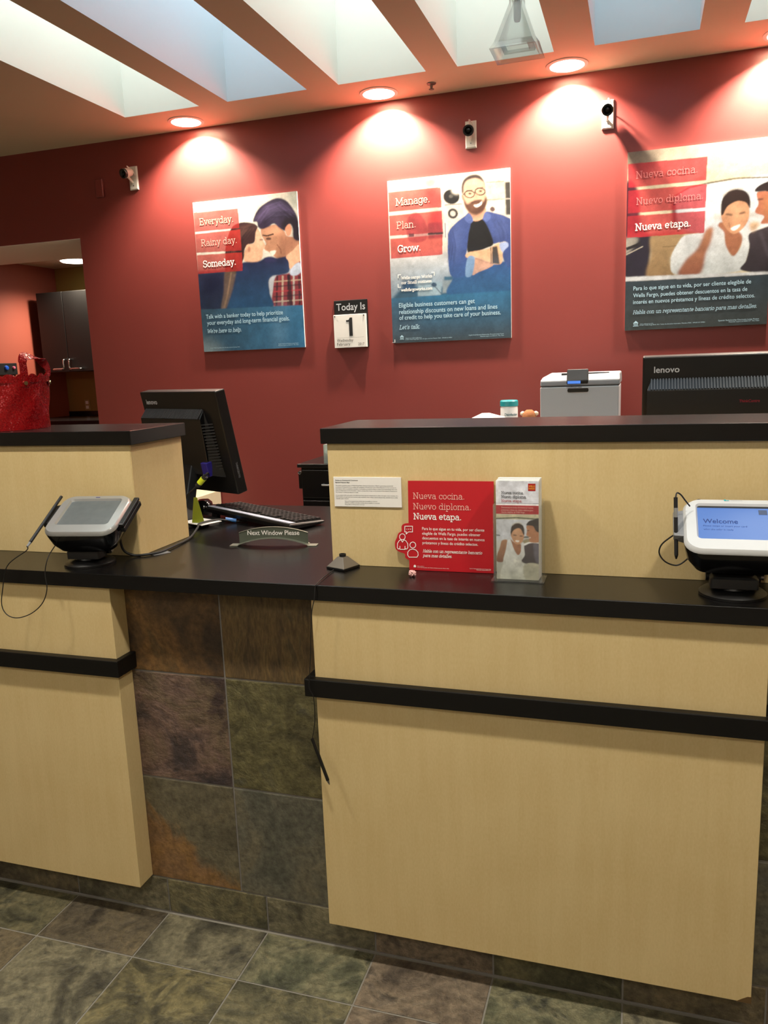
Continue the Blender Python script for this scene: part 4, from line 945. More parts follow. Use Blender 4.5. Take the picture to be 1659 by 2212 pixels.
sh.fill([(900, 1500), (1480, 1470), (1480, 1640), (900, 1640)], (58, 112, 158), f=14, a=.5); sh.poly([(120, 1586), (420, 1560), (420, 2110), (100, 2120)], (70, 84, 94), f=14, a=.5)
sh.grain(.05)
t, pl = poster(-0.0863, 1.6043, 'poster of a bearded man in glasses with folded arms')
sh.mesh('picture', pl, PW, PH, t)
g = G(); put(g, sh, pl, slab('Manage.', .085), (190, 546), (568, 502)); letters(g, 'ink_peach', t)
g = G(); put(g, sh, pl, slab('Plan.', .06), (200, 806), (410, 786)); letters(g, 'ink_pink', t)
g = G(); put(g, sh, pl, slab('Grow.', .105), (210, 1068), (462, 1046))
put(g, sh, pl, slab('Wells Fargo Works', .10), (245, 1372), (588, 1346)); put(g, sh, pl, slab('for Small Business', .10), (248, 1428), (582, 1398)); put(g, sh, pl, sans('wellsfargoworks.com', bold=.015), (245, 1508), (590, 1482), 1.2)
g.marks.append((len(g.v), len(g.f)))
for (bx, by, dx, dy) in ((213, 1322, 1, 1), (213, 1462, 1, -1), (612, 1288, -1, 1)):
    a = sh.uv((bx, by)); u, v = a[0]*PW, (1-a[1])*PH; g.marks.append((len(g.v), len(g.f)))
    stroke2d(g, pl, [(u+dx*.012, v), (u, v), (u, v-dy*.014)], .003, .0016)
letters(g, 'ink_white', t)
g = G(); put(g, sh, pl, sans('Eligible business customers can get', bold=.006), (220, 1684), (1055, 1628), 1.15); put(g, sh, pl, sans('relationship discounts on new loans and lines', bold=.006), (222, 1756), (1302, 1688), 1.15); put(g, sh, pl, sans('of credit to help you take care of your business.', bold=.006), (224, 1822), (1338, 1748), 1.15)
put(g, sh, pl, slab("Let's talk.", .10, .25), (222, 1926), (450, 1912), 1.1)
house_logo(g, sh, pl, 250, 2012, .010); put(g, sh, pl, sans('Subject to credit qualification.'), (290, 2028), (470, 2018)); put(g, sh, pl, sans('\u00a9 2017 Wells Fargo Bank, N.A. All rights reserved. Member FDIC.  NMLSR ID 399801'), (290, 2044), (800, 2012))
put(g, sh, pl, sans('English Small Business Relationship Discounts Large Poster'), (985, 1990), (1370, 1962)); put(g, sh, pl, sans('Materials expire on 04/01/17.  MC-7364'), (1110, 2002), (1368, 1982))
letters(g, 'ink_pale', t)
g = G().box(-0.0863-.003, -0.0863+.012, YW-.011, YW-.0095, 1.607, 1.609).box(-0.0863+.008, -0.0863+.012, YW-.011, YW-.0095, 1.609, 1.621); o = obj('corner_clip', g, 'white_plastic', t); o['label'] = 'small white clip at the corner'

# poster 3: bride and groom
sh = Sheet(220, 285, [(135, 255), (1661, 71), (78, 2088), (1572, 2010)], (206, 198, 172))
sh.poly([(80, 200), (1720, 30), (1720, 620), (80, 760)], (196, 186, 166), (204, 196, 166)); sh.fill([(100, 250), (500, 220), (420, 360), (300, 480), (120, 520)], (120, 104, 90), f=6, a=.8)
sh.fill([(900, 170), (1700, 70), (1700, 180), (900, 260)], (226, 214, 190), f=10, a=.8)
sh.fill([(640, 680), (800, 590), (1250, 520), (1720, 500), (1720, 1050), (1000, 1080), (640, 1000), (610, 800)], (208, 216, 224), f=1)
sh.line([(560, 760), (620, 690), (760, 605), (945, 560), (1250, 505), (1720, 485)], 16, (92, 84, 66), f=.6); sh.line([(600, 760), (610, 1000)], 40, (84, 50, 50), f=2)
sh.fill([(110, 600), (240, 640), (260, 1000), (380, 1110), (360, 1300), (330, 1530), (80, 1540)], (34, 30, 46), f=2); sh.fill([(105, 1130), (230, 1130), (180, 1220), (100, 1290)], (150, 146, 138), f=2); sh.line([(105, 1240), (260, 1180)], 30, (34, 30, 34)); sh.line([(100, 1300), (280, 1210)], 9, (180, 174, 160))
sh.fill([(380, 1090), (700, 1060), (640, 1200), (560, 1350), (590, 1530), (320, 1540), (360, 1300)], (158, 134, 98), (132, 106, 74), f=2); sh.line([(480, 1215), (640, 1200)], 8, (116, 96, 68))
sh.poly([(1000, 870), (1500, 850), (1500, 900), (1000, 930)], (150, 140, 116), f=3, a=.5)
sh.fill([(640, 1180), (720, 1095), (930, 1060), (1010, 1010), (1100, 1000), (1140, 1150), (1200, 1295), (1300, 1200), (1300, 1010), (1385, 1060), (1395, 1180), (1345, 1380), (1310, 1450), (860, 1510), (600, 1490), (566, 1380), (580, 1290)], (214, 220, 226), (196, 206, 210))
sh.fill([(930, 1040), (1010, 1010), (990, 1150), (935, 1280), (870, 1490), (640, 1510), (720, 1350), (850, 1220)], (176, 124, 92), (140, 84, 66), f=2)
sh.fill([(1060, 990), (1120, 955), (1290, 1060), (1312, 1150), (1255, 1275), (1205, 1298), (1140, 1195), (1122, 1060)], (156, 102, 76), f=.9)
sh.fill([(1095, 870), (1130, 790), (1250, 725), (1362, 740), (1388, 830), (1372, 940), (1302, 1034), (1230, 1074), (1170, 1044), (1112, 965)], (196, 146, 112)); sh.fill([(1180, 790), (1300, 780), (1290, 920), (1190, 930)], (222, 176, 140), f=7, a=.7); sh.fill([(1100, 900), (1160, 920), (1200, 1040), (1120, 980)], (150, 98, 72), f=4, a=.6)
sh.fill([(1092, 870), (1100, 740), (1150, 652), (1240, 612), (1340, 632), (1392, 702), (1394, 810), (1350, 752), (1260, 738), (1162, 792), (1112, 880)], (42, 28, 26)); sh.line([(1110, 690), (1170, 630), (1250, 605), (1330, 615)], 14, (176, 168, 160), f=1)
sh.line([(1140, 872), (1210, 880)], 16, (66, 40, 32), f=1); sh.line([(1285, 866), (1345, 850)], 16, (66, 40, 32), f=1); sh.fill([(1195, 1015), (1290, 975), (1275, 1010), (1225, 1042)], (246, 234, 228)); sh.line([(1175, 960), (1185, 1010)], 8, (140, 84, 64), a=.7)
sh.fill([(1385, 1075), (1560, 985), (1720, 960), (1720, 1450), (1310, 1450), (1352, 1350), (1388, 1200)], (66, 58, 66), (40, 36, 44)); sh.fill([(1390, 1055), (1500, 990), (1600, 960), (1600, 985)], (232, 232, 232), f=.8); sh.line([(1500, 1050), (1590, 1300)], 16, (90, 84, 96), f=2)
sh.fill([(1380, 980), (1440, 940), (1500, 970), (1420, 1050)], (200, 170, 140), f=2)
sh.fill([(1465, 650), (1580, 630), (1720, 690), (1720, 940), (1560, 965), (1505, 960), (1540, 890), (1455, 860), (1452, 820), (1482, 760)], (166, 104, 80)); sh.fill([(1560, 700), (1720, 700), (1720, 900), (1580, 900)], (196, 140, 90), f=6, a=.6)
sh.fill([(1448, 640), (1470, 590), (1560, 540), (1720, 500), (1720, 760), (1650, 690), (1570, 635)], (36, 26, 28)); sh.line([(1470, 720), (1530, 715)], 14, (50, 30, 26), f=1)
sh.poly([(60, 1530), (1720, 1455), (1720, 1490), (60, 1580)], (200, 206, 212), f=.8)
for q in ([(138, 372), (955, 288), (942, 527), (138, 612)], [(136, 642), (947, 566), (932, 806), (130, 874)], [(126, 902), (932, 840), (916, 1066), (116, 1124)]):
    sh.poly(q, (178, 40, 52), f=.4, a=.9)
sh.line([(600, 700), (620, 1000)], 34, (120, 22, 34), f=2, a=.6); sh.poly([(138, 560), (250, 640), (270, 1000), (110, 1090)], (120, 24, 38), f=6, a=.5)
sh.poly([(60, 1578), (1720, 1482), (1720, 2030), (50, 2120)], (46, 62, 74), (64, 72, 74), f=.5)
sh.grain(.05)
t, pl = poster(0.9439, 1.6117, 'poster of a smiling bride beside a groom, rightmost of the three posters')
sh.mesh('picture', pl, PW, PH, t)
g = G(); put(g, sh, pl, slab('Nueva cocina.', .06), (215, 522), (850, 444)); put(g, sh, pl, slab('Nuevo diploma.', .06), (215, 782), (905, 716)); letters(g, 'ink_rose', t)
g = G(); put(g, sh, pl, slab('Nueva etapa.', .10), (200, 1048), (775, 996)); letters(g, 'ink_white', t)
g = G()
put(g, sh, pl, sans('Para lo que sigue en tu vida, por ser cliente elegible de', bold=.004), (175, 1666), (1405, 1586), 1.15); put(g, sh, pl, sans('Wells Fargo, puedes obtener descuentos en la tasa de', bold=.004), (172, 1738), (1365, 1666), 1.15)
put(g, sh, pl, sans('inter\u00e9s en nuevos pr\u00e9stamos y l\u00edneas de cr\u00e9dito selectos.', bold=.004), (170, 1808), (1445, 1732), 1.15); put(g, sh, pl, slab('Habla con un representante bancario para mas detalles.', .09, .25), (165, 1914), (1465, 1838), 1.1)
house_logo(g, sh, pl, 195, 2012, .011); put(g, sh, pl, sans('Sujeto a calificaci\u00f3n de cr\u00e9dito.'), (240, 2020), (380, 2012)); put(g, sh, pl, sans('\u00a9 2017 Wells Fargo Bank, N.A. Todos los derechos reservados. Miembro FDIC.  NMLSR ID 399801'), (235, 2034), (920, 2000))
put(g, sh, pl, sans('Spanish Relationship Discounts Large Poster'), (1060, 1984), (1490, 1962)); put(g, sh, pl, sans('Materials expire on 04/01/17.  MC-7364'), (1170, 1998), (1490, 1978))
letters(g, 'ink_pale', t)

# ------------------------------------------------------------------ BEHIND THE DOORWAY
t = thing('wall_cabinet', (-2.75, 3.42, 1.541), 'black two-door wall cabinet hanging in the room behind the doorway', 'cabinet')
obj('body', G().box(-3.085, -2.20, 3.108, 3.4195, 1.541, 2.097), 'cabinet_black', t, bevel=0.002)
for k, (a, b_, hx) in enumerate(((-3.083, -2.866, -2.888), (-2.862, -2.645, -2.840))):
    d = obj('door', G().box(a, b_, 3.09, 3.1075, 1.543, 2.095), 'cabinet_black', t, bevel=0.002)
    s_ = -1 if k == 0 else 1
    obj('handle', G().tube(spline([(hx, 3.0895, 1.626), (hx, 3.066, 1.625), (hx, 3.062, 1.60), (hx, 3.062, 1.570), (hx+s_*.012, 3.062, 1.562), (hx+s_*.05, 3.062, 1.562), (hx+s_*.088, 3.062, 1.562), (hx+s_*.092, 3.0895, 1.562)], 4), 0.0065, 10), 'chrome', d, smooth=True)
obj('door', G().box(-2.641, -2.424, 3.09, 3.1075, 1.543, 2.095), 'cabinet_black', t, bevel=0.002)
t = thing('alcove_counter', (-2.4, 3.1, -0.0016), 'black topped counter below the wall cabinet in the back room', 'counter')
obj('worktop', G().box(-3.169, -1.2, 2.80, 3.419, 1.178, 1.213), 'laminate_black', t, bevel=0.002)
obj('cabinet_body', G().box(-3.165, -1.2, 2.84, 3.415, -0.0016, 1.1775), 'cabinet_black', t)
obj('backsplash', G().box(-3.165, -1.2, 3.405, 3.419, 1.2135, 1.245), 'laminate_black', t)
t = thing('wall_outlet', (-2.998, 3.42, 1.26), 'pale outlet plate on the tan wall under the wall cabinet', 'outlet')
obj('plate', G().box(-3.022, -2.974, 3.413, 3.4195, 1.252, 1.330), 'outlet_tan', t, bevel=0.002)
obj('socket', G().box(-3.010, -2.986, 3.411, 3.4128, 1.262, 1.285).box(-3.010, -2.986, 3.411, 3.4128, 1.297, 1.320), 'paper_white', t)
t = thing('button_box', (-3.165, 2.8, 1.555), 'black wall box with one blue and one pink button, at the left edge', 'button box')
obj('panel', G().box(-3.1695, -3.152, 2.62, 2.905, 1.535, 1.615), 'plastic_dark', t, bevel=0.003)
for y, r, m in ((2.80, 0.017, 'button_blue'), (2.868, 0.011, 'button_pink')):
    q = Matrix.Translation((-3.152, y, 1.583)) @ Matrix.Rotation(PI/2, 4, 'Y')
    obj('button', G().lathe([(r, 0.0005), (r, 0.006), (r*.8, 0.012), (r*.3, 0.015)], (0, 0, 0), 18).xf(q), m, t, smooth=True)

# ------------------------------------------------------------------ AGAINST THE RED WALL BEHIND THE COUNTER
t = thing('drawer_unit', (0.5, 1.6, -0.0016), 'long black drawer unit behind the counter, below the printer', 'drawer unit')
obj('body', G().box(-0.352, 2.0, 1.36, 1.88, -0.0016, 1.095), 'safe_black', t, bevel=0.002)
obj('top', G().box(-0.362, 2.0, 1.339, 1.885, 1.0955, 1.111), 'safe_black', t, bevel=0.003)
for k, (z0, z1) in enumerate(((0.965, 1.085), (0.80, 0.955), (0.48, 0.79), (0.16, 0.47))):
    for j in range(3):
        x0 = -0.345+j*0.78
        d = obj('drawer', G().box(x0, x0+0.772, 1.345, 1.3595, z0, z1), 'safe_black', t, bevel=0.003)
        obj('handle', G().tube([(x0+.10, 1.3445, (z0+z1)/2), (x0+.10, 1.322, (z0+z1)/2), (x0+.26, 1.322, (z0+z1)/2), (x0+.26, 1.3445, (z0+z1)/2)], 0.005, 8), 'steel', d)
o = obj('side_latch', G().box(-0.372, -0.3525, 1.37, 1.41, 1.00, 1.075), 'safe_black', t, bevel=0.004)
obj('latch_loop', G().tube([(-0.371, 1.366, 1.070), (-0.356, 1.362, 1.083), (-0.350, 1.362, 1.079), (-0.362, 1.366, 1.063), (-0.371, 1.366, 1.070)], 0.0018, 6), 'steel', o)
# acrylic file box
t = thing('acrylic_organizer', (-0.19, 1.42, 1.111), 'clear acrylic desk organizer just left of the right hutch edge', 'organizer')
g = G().box(-0.246, -0.12, 1.36, 1.363, 1.1115, 1.19).box(-0.246, -0.12, 1.477, 1.48, 1.1115, 1.19).box(-0.246, -0.243, 1.3635, 1.4765, 1.1115, 1.19)
obj('wall', g, 'acrylic_green', t); obj('shelf', G().box(-0.2425, -0.12, 1.3635, 1.4765, 1.150, 1.153), 'acrylic_green', t); obj('slip', G().box(-0.23, -0.13, 1.38, 1.46, 1.1535, 1.158), 'paper_white', t)
# beige low cabinet
t = thing('beige_cabinet', (-1.2, 1.8, -0.0016), 'low beige metal cabinet against the red wall, behind the left monitor', 'cabinet')
obj('body', G().box(-1.55, -1.045, 1.60, 1.89, -0.0016, 0.905), 'beige_metal', t, bevel=0.003)
for k in range(2): obj('drawer', G().box(-1.54+k*0.25, -1.30+k*0.245, 1.588, 1.5995, 0.62, 0.895), 'beige_metal', t, bevel=0.003)
# printer
t = thing('laser_printer', (0.79, 1.58, 1.111), 'white laser printer on the drawer unit with small lit display', 'printer')
A, B_, F_ = 0.645, 0.936, 1.42
g = G().loft([[(A, F_, 1.1115), (B_, F_, 1.1115), (B_, F_+.32, 1.1115), (A, F_+.32, 1.1115)], [(A, F_, 1.1755), (B_, F_, 1.1755), (B_, F_+.32, 1.1755), (A, F_+.32, 1.1755)]])
obj('paper_tray', g, 'printer_white', t, bevel=0.004)
obj('tray_seam', G().box(A+.001, B_-.001, F_+.003, F_+.318, 1.1757, 1.1787), 'plastic_dark', t)
g = G().loft([[(A, F_, 1.179), (B_, F_, 1.179), (B_, F_+.32, 1.179), (A, F_+.32, 1.179)], [(A-.001, F_-.006, 1.40), (B_+.001, F_-.006, 1.40), (B_, F_+.32, 1.40), (A, F_+.32, 1.40)]])
obj('front_body', g, 'printer_white', t, bevel=0.004)
obj('body_seam', G().box(A+.001, B_-.001, F_+.002, F_+.318, 1.4004, 1.4024), 'plastic_dark', t)
g = G().loft([[(A-.001, F_-.006, 1.4028), (B_+.003, F_-.006, 1.4028), (B_+.003, F_+.325, 1.4028), (A-.001, F_+.325, 1.4028)], [(A, F_-.004, 1.424), (B_+.003, F_-.004, 1.424), (B_+.003, F_+.325, 1.424), (A, F_+.325, 1.424)],
              [(A+.006, F_+.03, 1.438), (B_+.001, F_+.03, 1.446), (B_+.001, F_+.325, 1.448), (A+.006, F_+.325, 1.448)]])
obj('lid', g, 'printer_grey', t, bevel=0.005)
obj('output_slot', G().box(A+.07, B_-.04, F_+.10, F_+.12, 1.44, 1.4485), 'plastic_dark', t)
g = G().loft([rrect(.078, .014, .005, 0), rrect(.078, .014, .005, .004)]).xf(Matrix.Translation(((A+B_)/2-.004, F_-.0035, 1.386)) @ Matrix.Rotation(PI/2, 4, 'X'))
obj('handle_recess', g, 'plastic_black', t)
cpn = obj('control_panel', G().loft([[(.744, F_-.008, 1.408), (.824, F_-.008, 1.410), (.824, F_+.02, 1.43), (.744, F_+.02, 1.43)], [(.744, F_-.010, 1.420), (.824, F_-.010, 1.422), (.824, F_+.012, 1.466), (.744, F_+.012, 1.466)]]), 'plastic_dark', t, bevel=0.003)
obj('display', G().box(.748, .796, F_-.0125, F_-.0105, 1.411, 1.4215), 'lcd_blue', cpn)
obj('badge', G().box(.906, .925, F_-.006, F_-.0035, 1.205, 1.222), 'printer_grey', t)
pl = Plane((A, F_-.0065, 1.39), (1, 0, 0), (0, 0, 1)); g = G(); lay(g, pl, sans('LaserPrinter 3460'), .10, .004, .055, .010, .0008); obj('model_print', g, 'grey_plastic', t)
# wipes canister
cx, cy, cz = 0.492, 1.62, 1.111
t = thing('wipes_canister', (cx, cy, cz), 'white wipes canister with teal lid left of the printer', 'canister')
obj('tub', G().lathe([(0.034, 0), (0.036, 0.004), (0.036, 0.20), (0.034, 0.208)], (cx, cy, cz+.0005), 28), 'white_plastic', t, smooth=True)
obj('lid', G().lathe([(0.0375, 0.2085), (0.0375, 0.228), (0.034, 0.2325), (0.0, 0.2335)], (cx, cy, cz+.0005), 28, cap=False), 'teal_cap', t, smooth=True)
g = G()
for k, (bd, u0, ww, z) in enumerate((('Disinfecting', -.026, .058, .170), ('Wipes', -.026, .024, .150), ('fresh scent', -.026, .040, .138))):
    vs, fs = sans(bd, bold=.02 if k == 0 else 0); x0 = min(p[0] for p in vs); x1 = max(p[0] for p in vs); kk = ww/(x1-x0)
    g.add([(cx+.0364*math.sin((u0+(a-x0)*kk)/.036+.35), cy-.0364*math.cos((u0+(a-x0)*kk)/.036+.35), cz+z+b_*kk*1.2) for a, b_ in vs], fs)
obj('label_print', g, 'teal_ink', t)
# plush toy
cx, cy, cz = 0.578, 1.60, 1.111
t = thing('plush_toy', (cx, cy, cz), 'brown and cream plush toy between the canister and the printer', 'toy')
obj('body', G().lathe([(0.02, 0), (0.04, 0.02), (0.046, 0.06), (0.036, 0.11), (0.02, 0.13)], (cx, cy, cz+.0005), 18), 'brown_plush', t, smooth=True, angle=80)
obj('head', G().lathe([(0.012, 0.128), (0.026, 0.140), (0.031, 0.160), (0.026, 0.180), (0.012, 0.192)], (cx, cy, cz+.0005), 18), 'brown_plush', t, smooth=True, angle=80)
for s_ in (-1, 1): obj('ear', G().lathe([(0.003, 0.0), (0.011, 0.005), (0.010, 0.014), (0.003, 0.019)], (cx+s_*.027, cy, cz+.168), 12), 'plush_cream', t, smooth=True, angle=80)
obj('muzzle', G().lathe([(0.004, 0), (0.014, 0.004), (0.014, 0.014), (0.004, 0.018)], (cx, cy-.024, cz+.146), 12), 'plush_cream', t, smooth=True, angle=80)
# paper stack / tent card
g = G().loft([[(0.345, 1.36, 1.1115), (0.505, 1.36, 1.1115), (0.505, 1.54, 1.1115), (0.345, 1.54, 1.1115)], [(0.365, 1.38, 1.282), (0.49, 1.38, 1.282), (0.49, 1.52, 1.282), (0.365, 1.52, 1.282)], [(0.415, 1.42, 1.305), (0.438, 1.42, 1.305), (0.438, 1.46, 1.303), (0.415, 1.46, 1.303)]])
solo('paper_pile', g, 'paper_white', (0.42, 1.5, 1.111), 'white paper heap left of the wipes canister, its tip above the hutch', 'paper')

# ------------------------------------------------------------------ MONITORS
def monitor(M, hgt, label, foot, foot_yaw, tagprint=True):
    """back of the screen is local -Y; origin at the middle of its top rear edge"""
    w, d = 0.44, 0.042
    t = thing('desktop_monitor', foot, label, 'monitor', 'monitors on the counter')
    obj('shell', G().box(-w/2, w/2, 0, d, -0.36, 0).xf(M), 'plastic_black', t, bevel=0.004)
    obj('screen', G().box(-w/2+.018, w/2-.018, d-.001, d+.001, -0.342, -0.02).xf(M), 'gloss_black', t)
    # rear bulge with sloped grille on top
    a, b_ = -w/2+0.012, w/2-0.075
    g = G().loft([[(a+.01, 0.0005, -0.062), (b_-.01, 0.0005, -0.062), (b_+.03, 0.0005, -0.30), (a, 0.0005, -0.30)],
                  [(a, -0.030, -0.088), (b_, -0.030, -0.088), (b_, -0.045, -0.28), (a, -0.045, -0.28)]]).xf(M)
    hs = obj('rear_housing', g, 'plastic_black', t, bevel=0.002)
    gg = G()
    for k in range(44):
        x = a+.012+k*(b_-a-.024)/43
        gg.loft([[(x-.0018, -0.0008, -0.0615), (x+.0018, -0.0008, -0.0615), (x+.0018, -0.0318, -0.0872), (x-.0018, -0.0318, -0.0872)], [(x-.0018, -0.0045, -0.0595), (x+.0018, -0.0045, -0.0595), (x+.0018, -0.0335, -0.0850), (x-.0018, -0.0335, -0.0850)]])
    obj('vent_grille', gg.xf(M), mat('grille_grey', (66, 67, 70), 0.35), hs)
    gg = G()
    for k in range(16):
        z = -0.105-k*0.0105
        gg.add([(b_+.0012, -0.0303, z), (b_+.0262, -0.0010, z-.004), (b_+.0262, -0.0022, z-.0075), (b_+.0012, -0.0315, z-.0035)], [(0, 1, 2, 3)])
    obj('side_vent', gg.xf(M), 'plastic_black', hs)
    pl = Plane(M @ Vector((-w/2, 0, -0.36)), M.to_3x3() @ Vector((1, 0, 0)), M.to_3x3() @ Vector((0, 0, 1)))
    g = G(); lay(g, pl, sans('lenovo', bold=.014), 0.030, 0.316, 0.066, 0.024, 0.0008); o = obj('logo', g, 'ink_grey', t); o['label'] = 'grey maker lettering'
    pl = Plane(M @ Vector((-w/2, -0.034, -0.36)), M.to_3x3() @ Vector((1, 0, 0)), M.to_3x3() @ Vector((0, -.06, 1)))
    g = G(); lay(g, pl, sans('ThinkCentre', bold=.01), 0.245, 0.238, 0.050, 0.011, 0.0012); obj('badge', g, 'badge_red', t)
    pl = Plane(M @ Vector((w/2, 0.004, -0.35)), M.to_3x3() @ Vector((0, 0, -1)), M.to_3x3() @ Vector((0, 1, 0)))
    g = G(); lay(g, pl, sans('THINKCENTRE'), -0.10, 0.012, 0.055, 0.012, 0.0010); obj('side_print', g, 'grey_plastic', t)
    # stand
    top = M @ Vector((0, -0.020, -0.25)); f = Vector(foot)
    c, s_ = math.cos(foot_yaw), math.sin(foot_yaw)
    R = Matrix.Translation(f) @ Matrix.Rotation(foot_yaw, 4, 'Z')
    obj('foot', G().loft([[(-.13, -.10, .0005), (.13, -.10, .0005), (.13, .09, .0005), (-.13, .09, .0005)], [(-.125, -.095, .012), (.125, -.095, .008), (.125, .085, .008), (-.125, .085, .014)]]).xf(R), 'plastic_black', t, bevel=0.002)
    obj('column', G().loft([[(f.x-.05*c+.025*s_, f.y-.05*s_-.025*c, f.z+.009), (f.x+.05*c+.025*s_, f.y+.05*s_-.025*c, f.z+.009), (f.x+.05*c-.02*s_, f.y+.05*s_+.02*c, f.z+.009), (f.x-.05*c-.02*s_, f.y-.05*s_+.02*c, f.z+.009)],
                            [tuple(top+Vector((-.05*c, -.05*s_, 0))+Vector((s_*.02, -c*.02, 0))), tuple(top+Vector((.05*c, .05*s_, 0))+Vector((s_*.02, -c*.02, 0))), tuple(top+Vector((.05*c, .05*s_, 0))+Vector((-s_*.015, c*.015, 0))), tuple(top+Vector((-.05*c, -.05*s_, 0))+Vector((-s_*.015, c*.015, 0)))]]), 'plastic_black', t, bevel=0.003)
    return t
y1 = math.radians(-23)
M1 = Matrix.Translation((-0.519, 0.705, 1.4445)) @ Matrix.Rotation(y1, 4, 'Z') @ Matrix.Rotation(math.radians(11), 4, 'X')
mon = monitor(M1, 0.36, 'black monitor seen from behind, tilted, beside the left hutch', (-0.465, 0.585, ZT), y1)
obj('video_plug', G().box(.118, .150, -.052, -.026, -.285, -.235).xf(M1), 'vga_blue', mon, bevel=0.003)
lead = spline([tuple(M1 @ Vector((.134, -.040, -.285))), (-0.352, 0.592, 1.178), (-0.372, 0.588, 1.154), (-0.400, 0.585, 1.128), (-0.425, 0.58, 1.105), (-0.45, 0.57, 1.06)], 6)
obj('video_lead', G().tube(lead, 0.0035, 8), 'rubber_black', mon, smooth=True)
d = Vector((-0.030, 0, -0.029)).normalized(); c0 = Vector((-0.374, 0.588, 1.152))
obj('lead_choke', G().tube([c0-d*.024, c0-d*.020, c0+d*.020, c0+d*.024], 0.0095, 12), 'plastic_dark', mon, smooth=True)
o = obj('lead_tag', G().tube([c0-d*.013, c0+d*.011], 0.0102, 12), 'lime_tag', mon, smooth=True); o['label'] = 'yellow-green sticker around the lead'
M2 = Matrix.Translation((1.238, 0.62, 1.5035)) @ Matrix.Rotation(math.radians(6), 4, 'X')
monitor(M2, 0.36, 'black monitor seen from behind above the right hutch, at the right edge', (1.238, 0.60, ZT), 0.0)
# slip of paper on the foot of the left monitor
Rf = Matrix.Translation((-0.385, 0.53, ZT+.0125)) @ Matrix.Rotation(y1, 4, 'Z')
solo('paper_slip', G().box(-.02, .09, -.03, .05, 0.0, .002).xf(Rf), 'paper_white', (-0.385, 0.53, ZT+.0125), 'white paper slip on the foot of the left monitor', 'paper')

# ------------------------------------------------------------------ KEYBOARD, MOUSE, NOTE
t = thing('computer_keyboard', (-0.19, 0.62, ZT), 'black keyboard with a silver strip, behind the next window sign', 'keyboard')
ka = math.atan2(0.456-0.662, 0.003+0.416)
KM = Matrix.Translation((-0.413, 0.664, ZT+0.0225)) @ Matrix.Rotation(ka, 4, 'Z') @ Matrix.Rotation(math.radians(-3.0), 4, 'X') @ Matrix.Rotation(math.radians(1.2), 4, 'Y')
g = G().loft([[(0.006, 0.004, -.004), (.450, .004, -.010), (.450, .142, -.002), (.006, .142, .002)], [(0, 0, .010), (.456, 0, .006), (.456, .146, .006), (0, .146, .006)], [(0.004, .004, .016), (.452, .004, .013), (.452, .142, .010), (.004, .142, .010)]]).xf(KM)
obj('case', g, 'plastic_black', t, bevel=0.002)
obj('top_strip', G().loft([[(.006, .006, .0162), (.448, .006, .0135), (.448, .030, .0130), (.006, .030, .0155)], [(.006, .006, .0175), (.448, .006, .0148), (.448, .030, .0142), (.006, .030, .0167)]]).xf(KM), 'key_strip', t)
for s_, fz in ((.03, -.0205), (.40, -.0118)): obj('tilt_foot', G().box(s_, s_+.03, .006, .02, fz, -.002).xf(KM), 'plastic_black', t)
kc = 0
for r in range(6):
    for c in range(21):
        if r == 0 and c in (1, 6, 11, 16): continue
        x = .012+c*.0207; y = .034+r*.0178
        if c in (14, 18): x += .002
        zt_ = .0138-.0026*c/20-.0012*r/5
        gk = G().loft([[(x, y, zt_), (x+.0185, y, zt_), (x+.0185, y+.0158, zt_), (x, y+.0158, zt_)], [(x+.0025, y+.002, zt_+.008), (x+.016, y+.002, zt_+.008), (x+.016, y+.013, zt_+.008), (x+.0025, y+.013, zt_+.008)]]).xf(KM)
        obj('key', gk, 'key_black', t); kc += 1
solo('computer_mouse', G().loft([rrect(.060, .100, .028, 0.0), rrect(.064, .106, .030, .010), rrect(.058, .096, .027, .026), rrect(.036, .066, .017, .037), rrect(.012, .024, .005, .040)]).xf(Matrix.Translation((-.492, .79, ZT+.0005)) @ Matrix.Rotation(.5, 4, 'Z')), 'gloss_black', (-.492, .79, ZT), 'black mouse on the worktop at the left end of the keyboard', 'mouse', smooth=True, angle=60)
g = G().loft([[(-.368, .500, ZT+.0135), (-.322, .500, ZT+.0135), (-.350, .512, 1.110), (-.362, .512, 1.110)], [(-.368, .5012, ZT+.0135), (-.322, .5012, ZT+.0135), (-.350, .5132, 1.110), (-.362, .5132, 1.110)]])
solo('lime_note', g, 'lime_paper', (-.345, .5, ZT+.0135), 'green paper note standing between the monitor and the mouse', 'note')

# next window sign
sgm = Matrix.Translation((0.022, 0.292, ZT)) @ Matrix.Rotation(math.radians(8), 4, 'Z')
t = thing('next_window_sign', (0.022, 0.292, ZT), 'small arched metal sign on the worktop reading Next Window Please', 'sign')
def arch(u): return 0.0035+0.019*(1-(u/0.102)**2) if abs(u) < .102 else 0.0035
us = np.linspace(-.102, .102, 29)
g = G(); rings = []
for u in us:
    lo_ = arch(u)+.002; hi_ = 0.037+0.0165*(1-(u/.102)**2)
    rings.append([(u, -.001, lo_), (u, .001, lo_), (u, .001, hi_), (u, -.001, hi_)])
g.loft(rings).xf(sgm); obj('plate', g, 'sign_olive', t)
rings = []
for u in us:
    hi_ = 0.037+0.0165*(1-(u/.102)**2); rings.append([(u, -.0025, hi_), (u, .0025, hi_), (u, .0025, hi_+.0015), (u, -.0025, hi_+.0015)])
obj('top_edge', G().loft(rings).xf(sgm), 'nickel_sign', t)
rings = []
for u in np.concatenate([[-.128, -.104], us, [.104, .128]]):
    lo_ = arch(u) if abs(u) < .103 else .0006
    rings.append([(u, -.014, lo_), (u, .014, lo_), (u, .014, lo_+.002), (u, -.014, lo_+.002)])
obj('arched_foot', G().loft(rings).xf(sgm), 'nickel_sign', t)
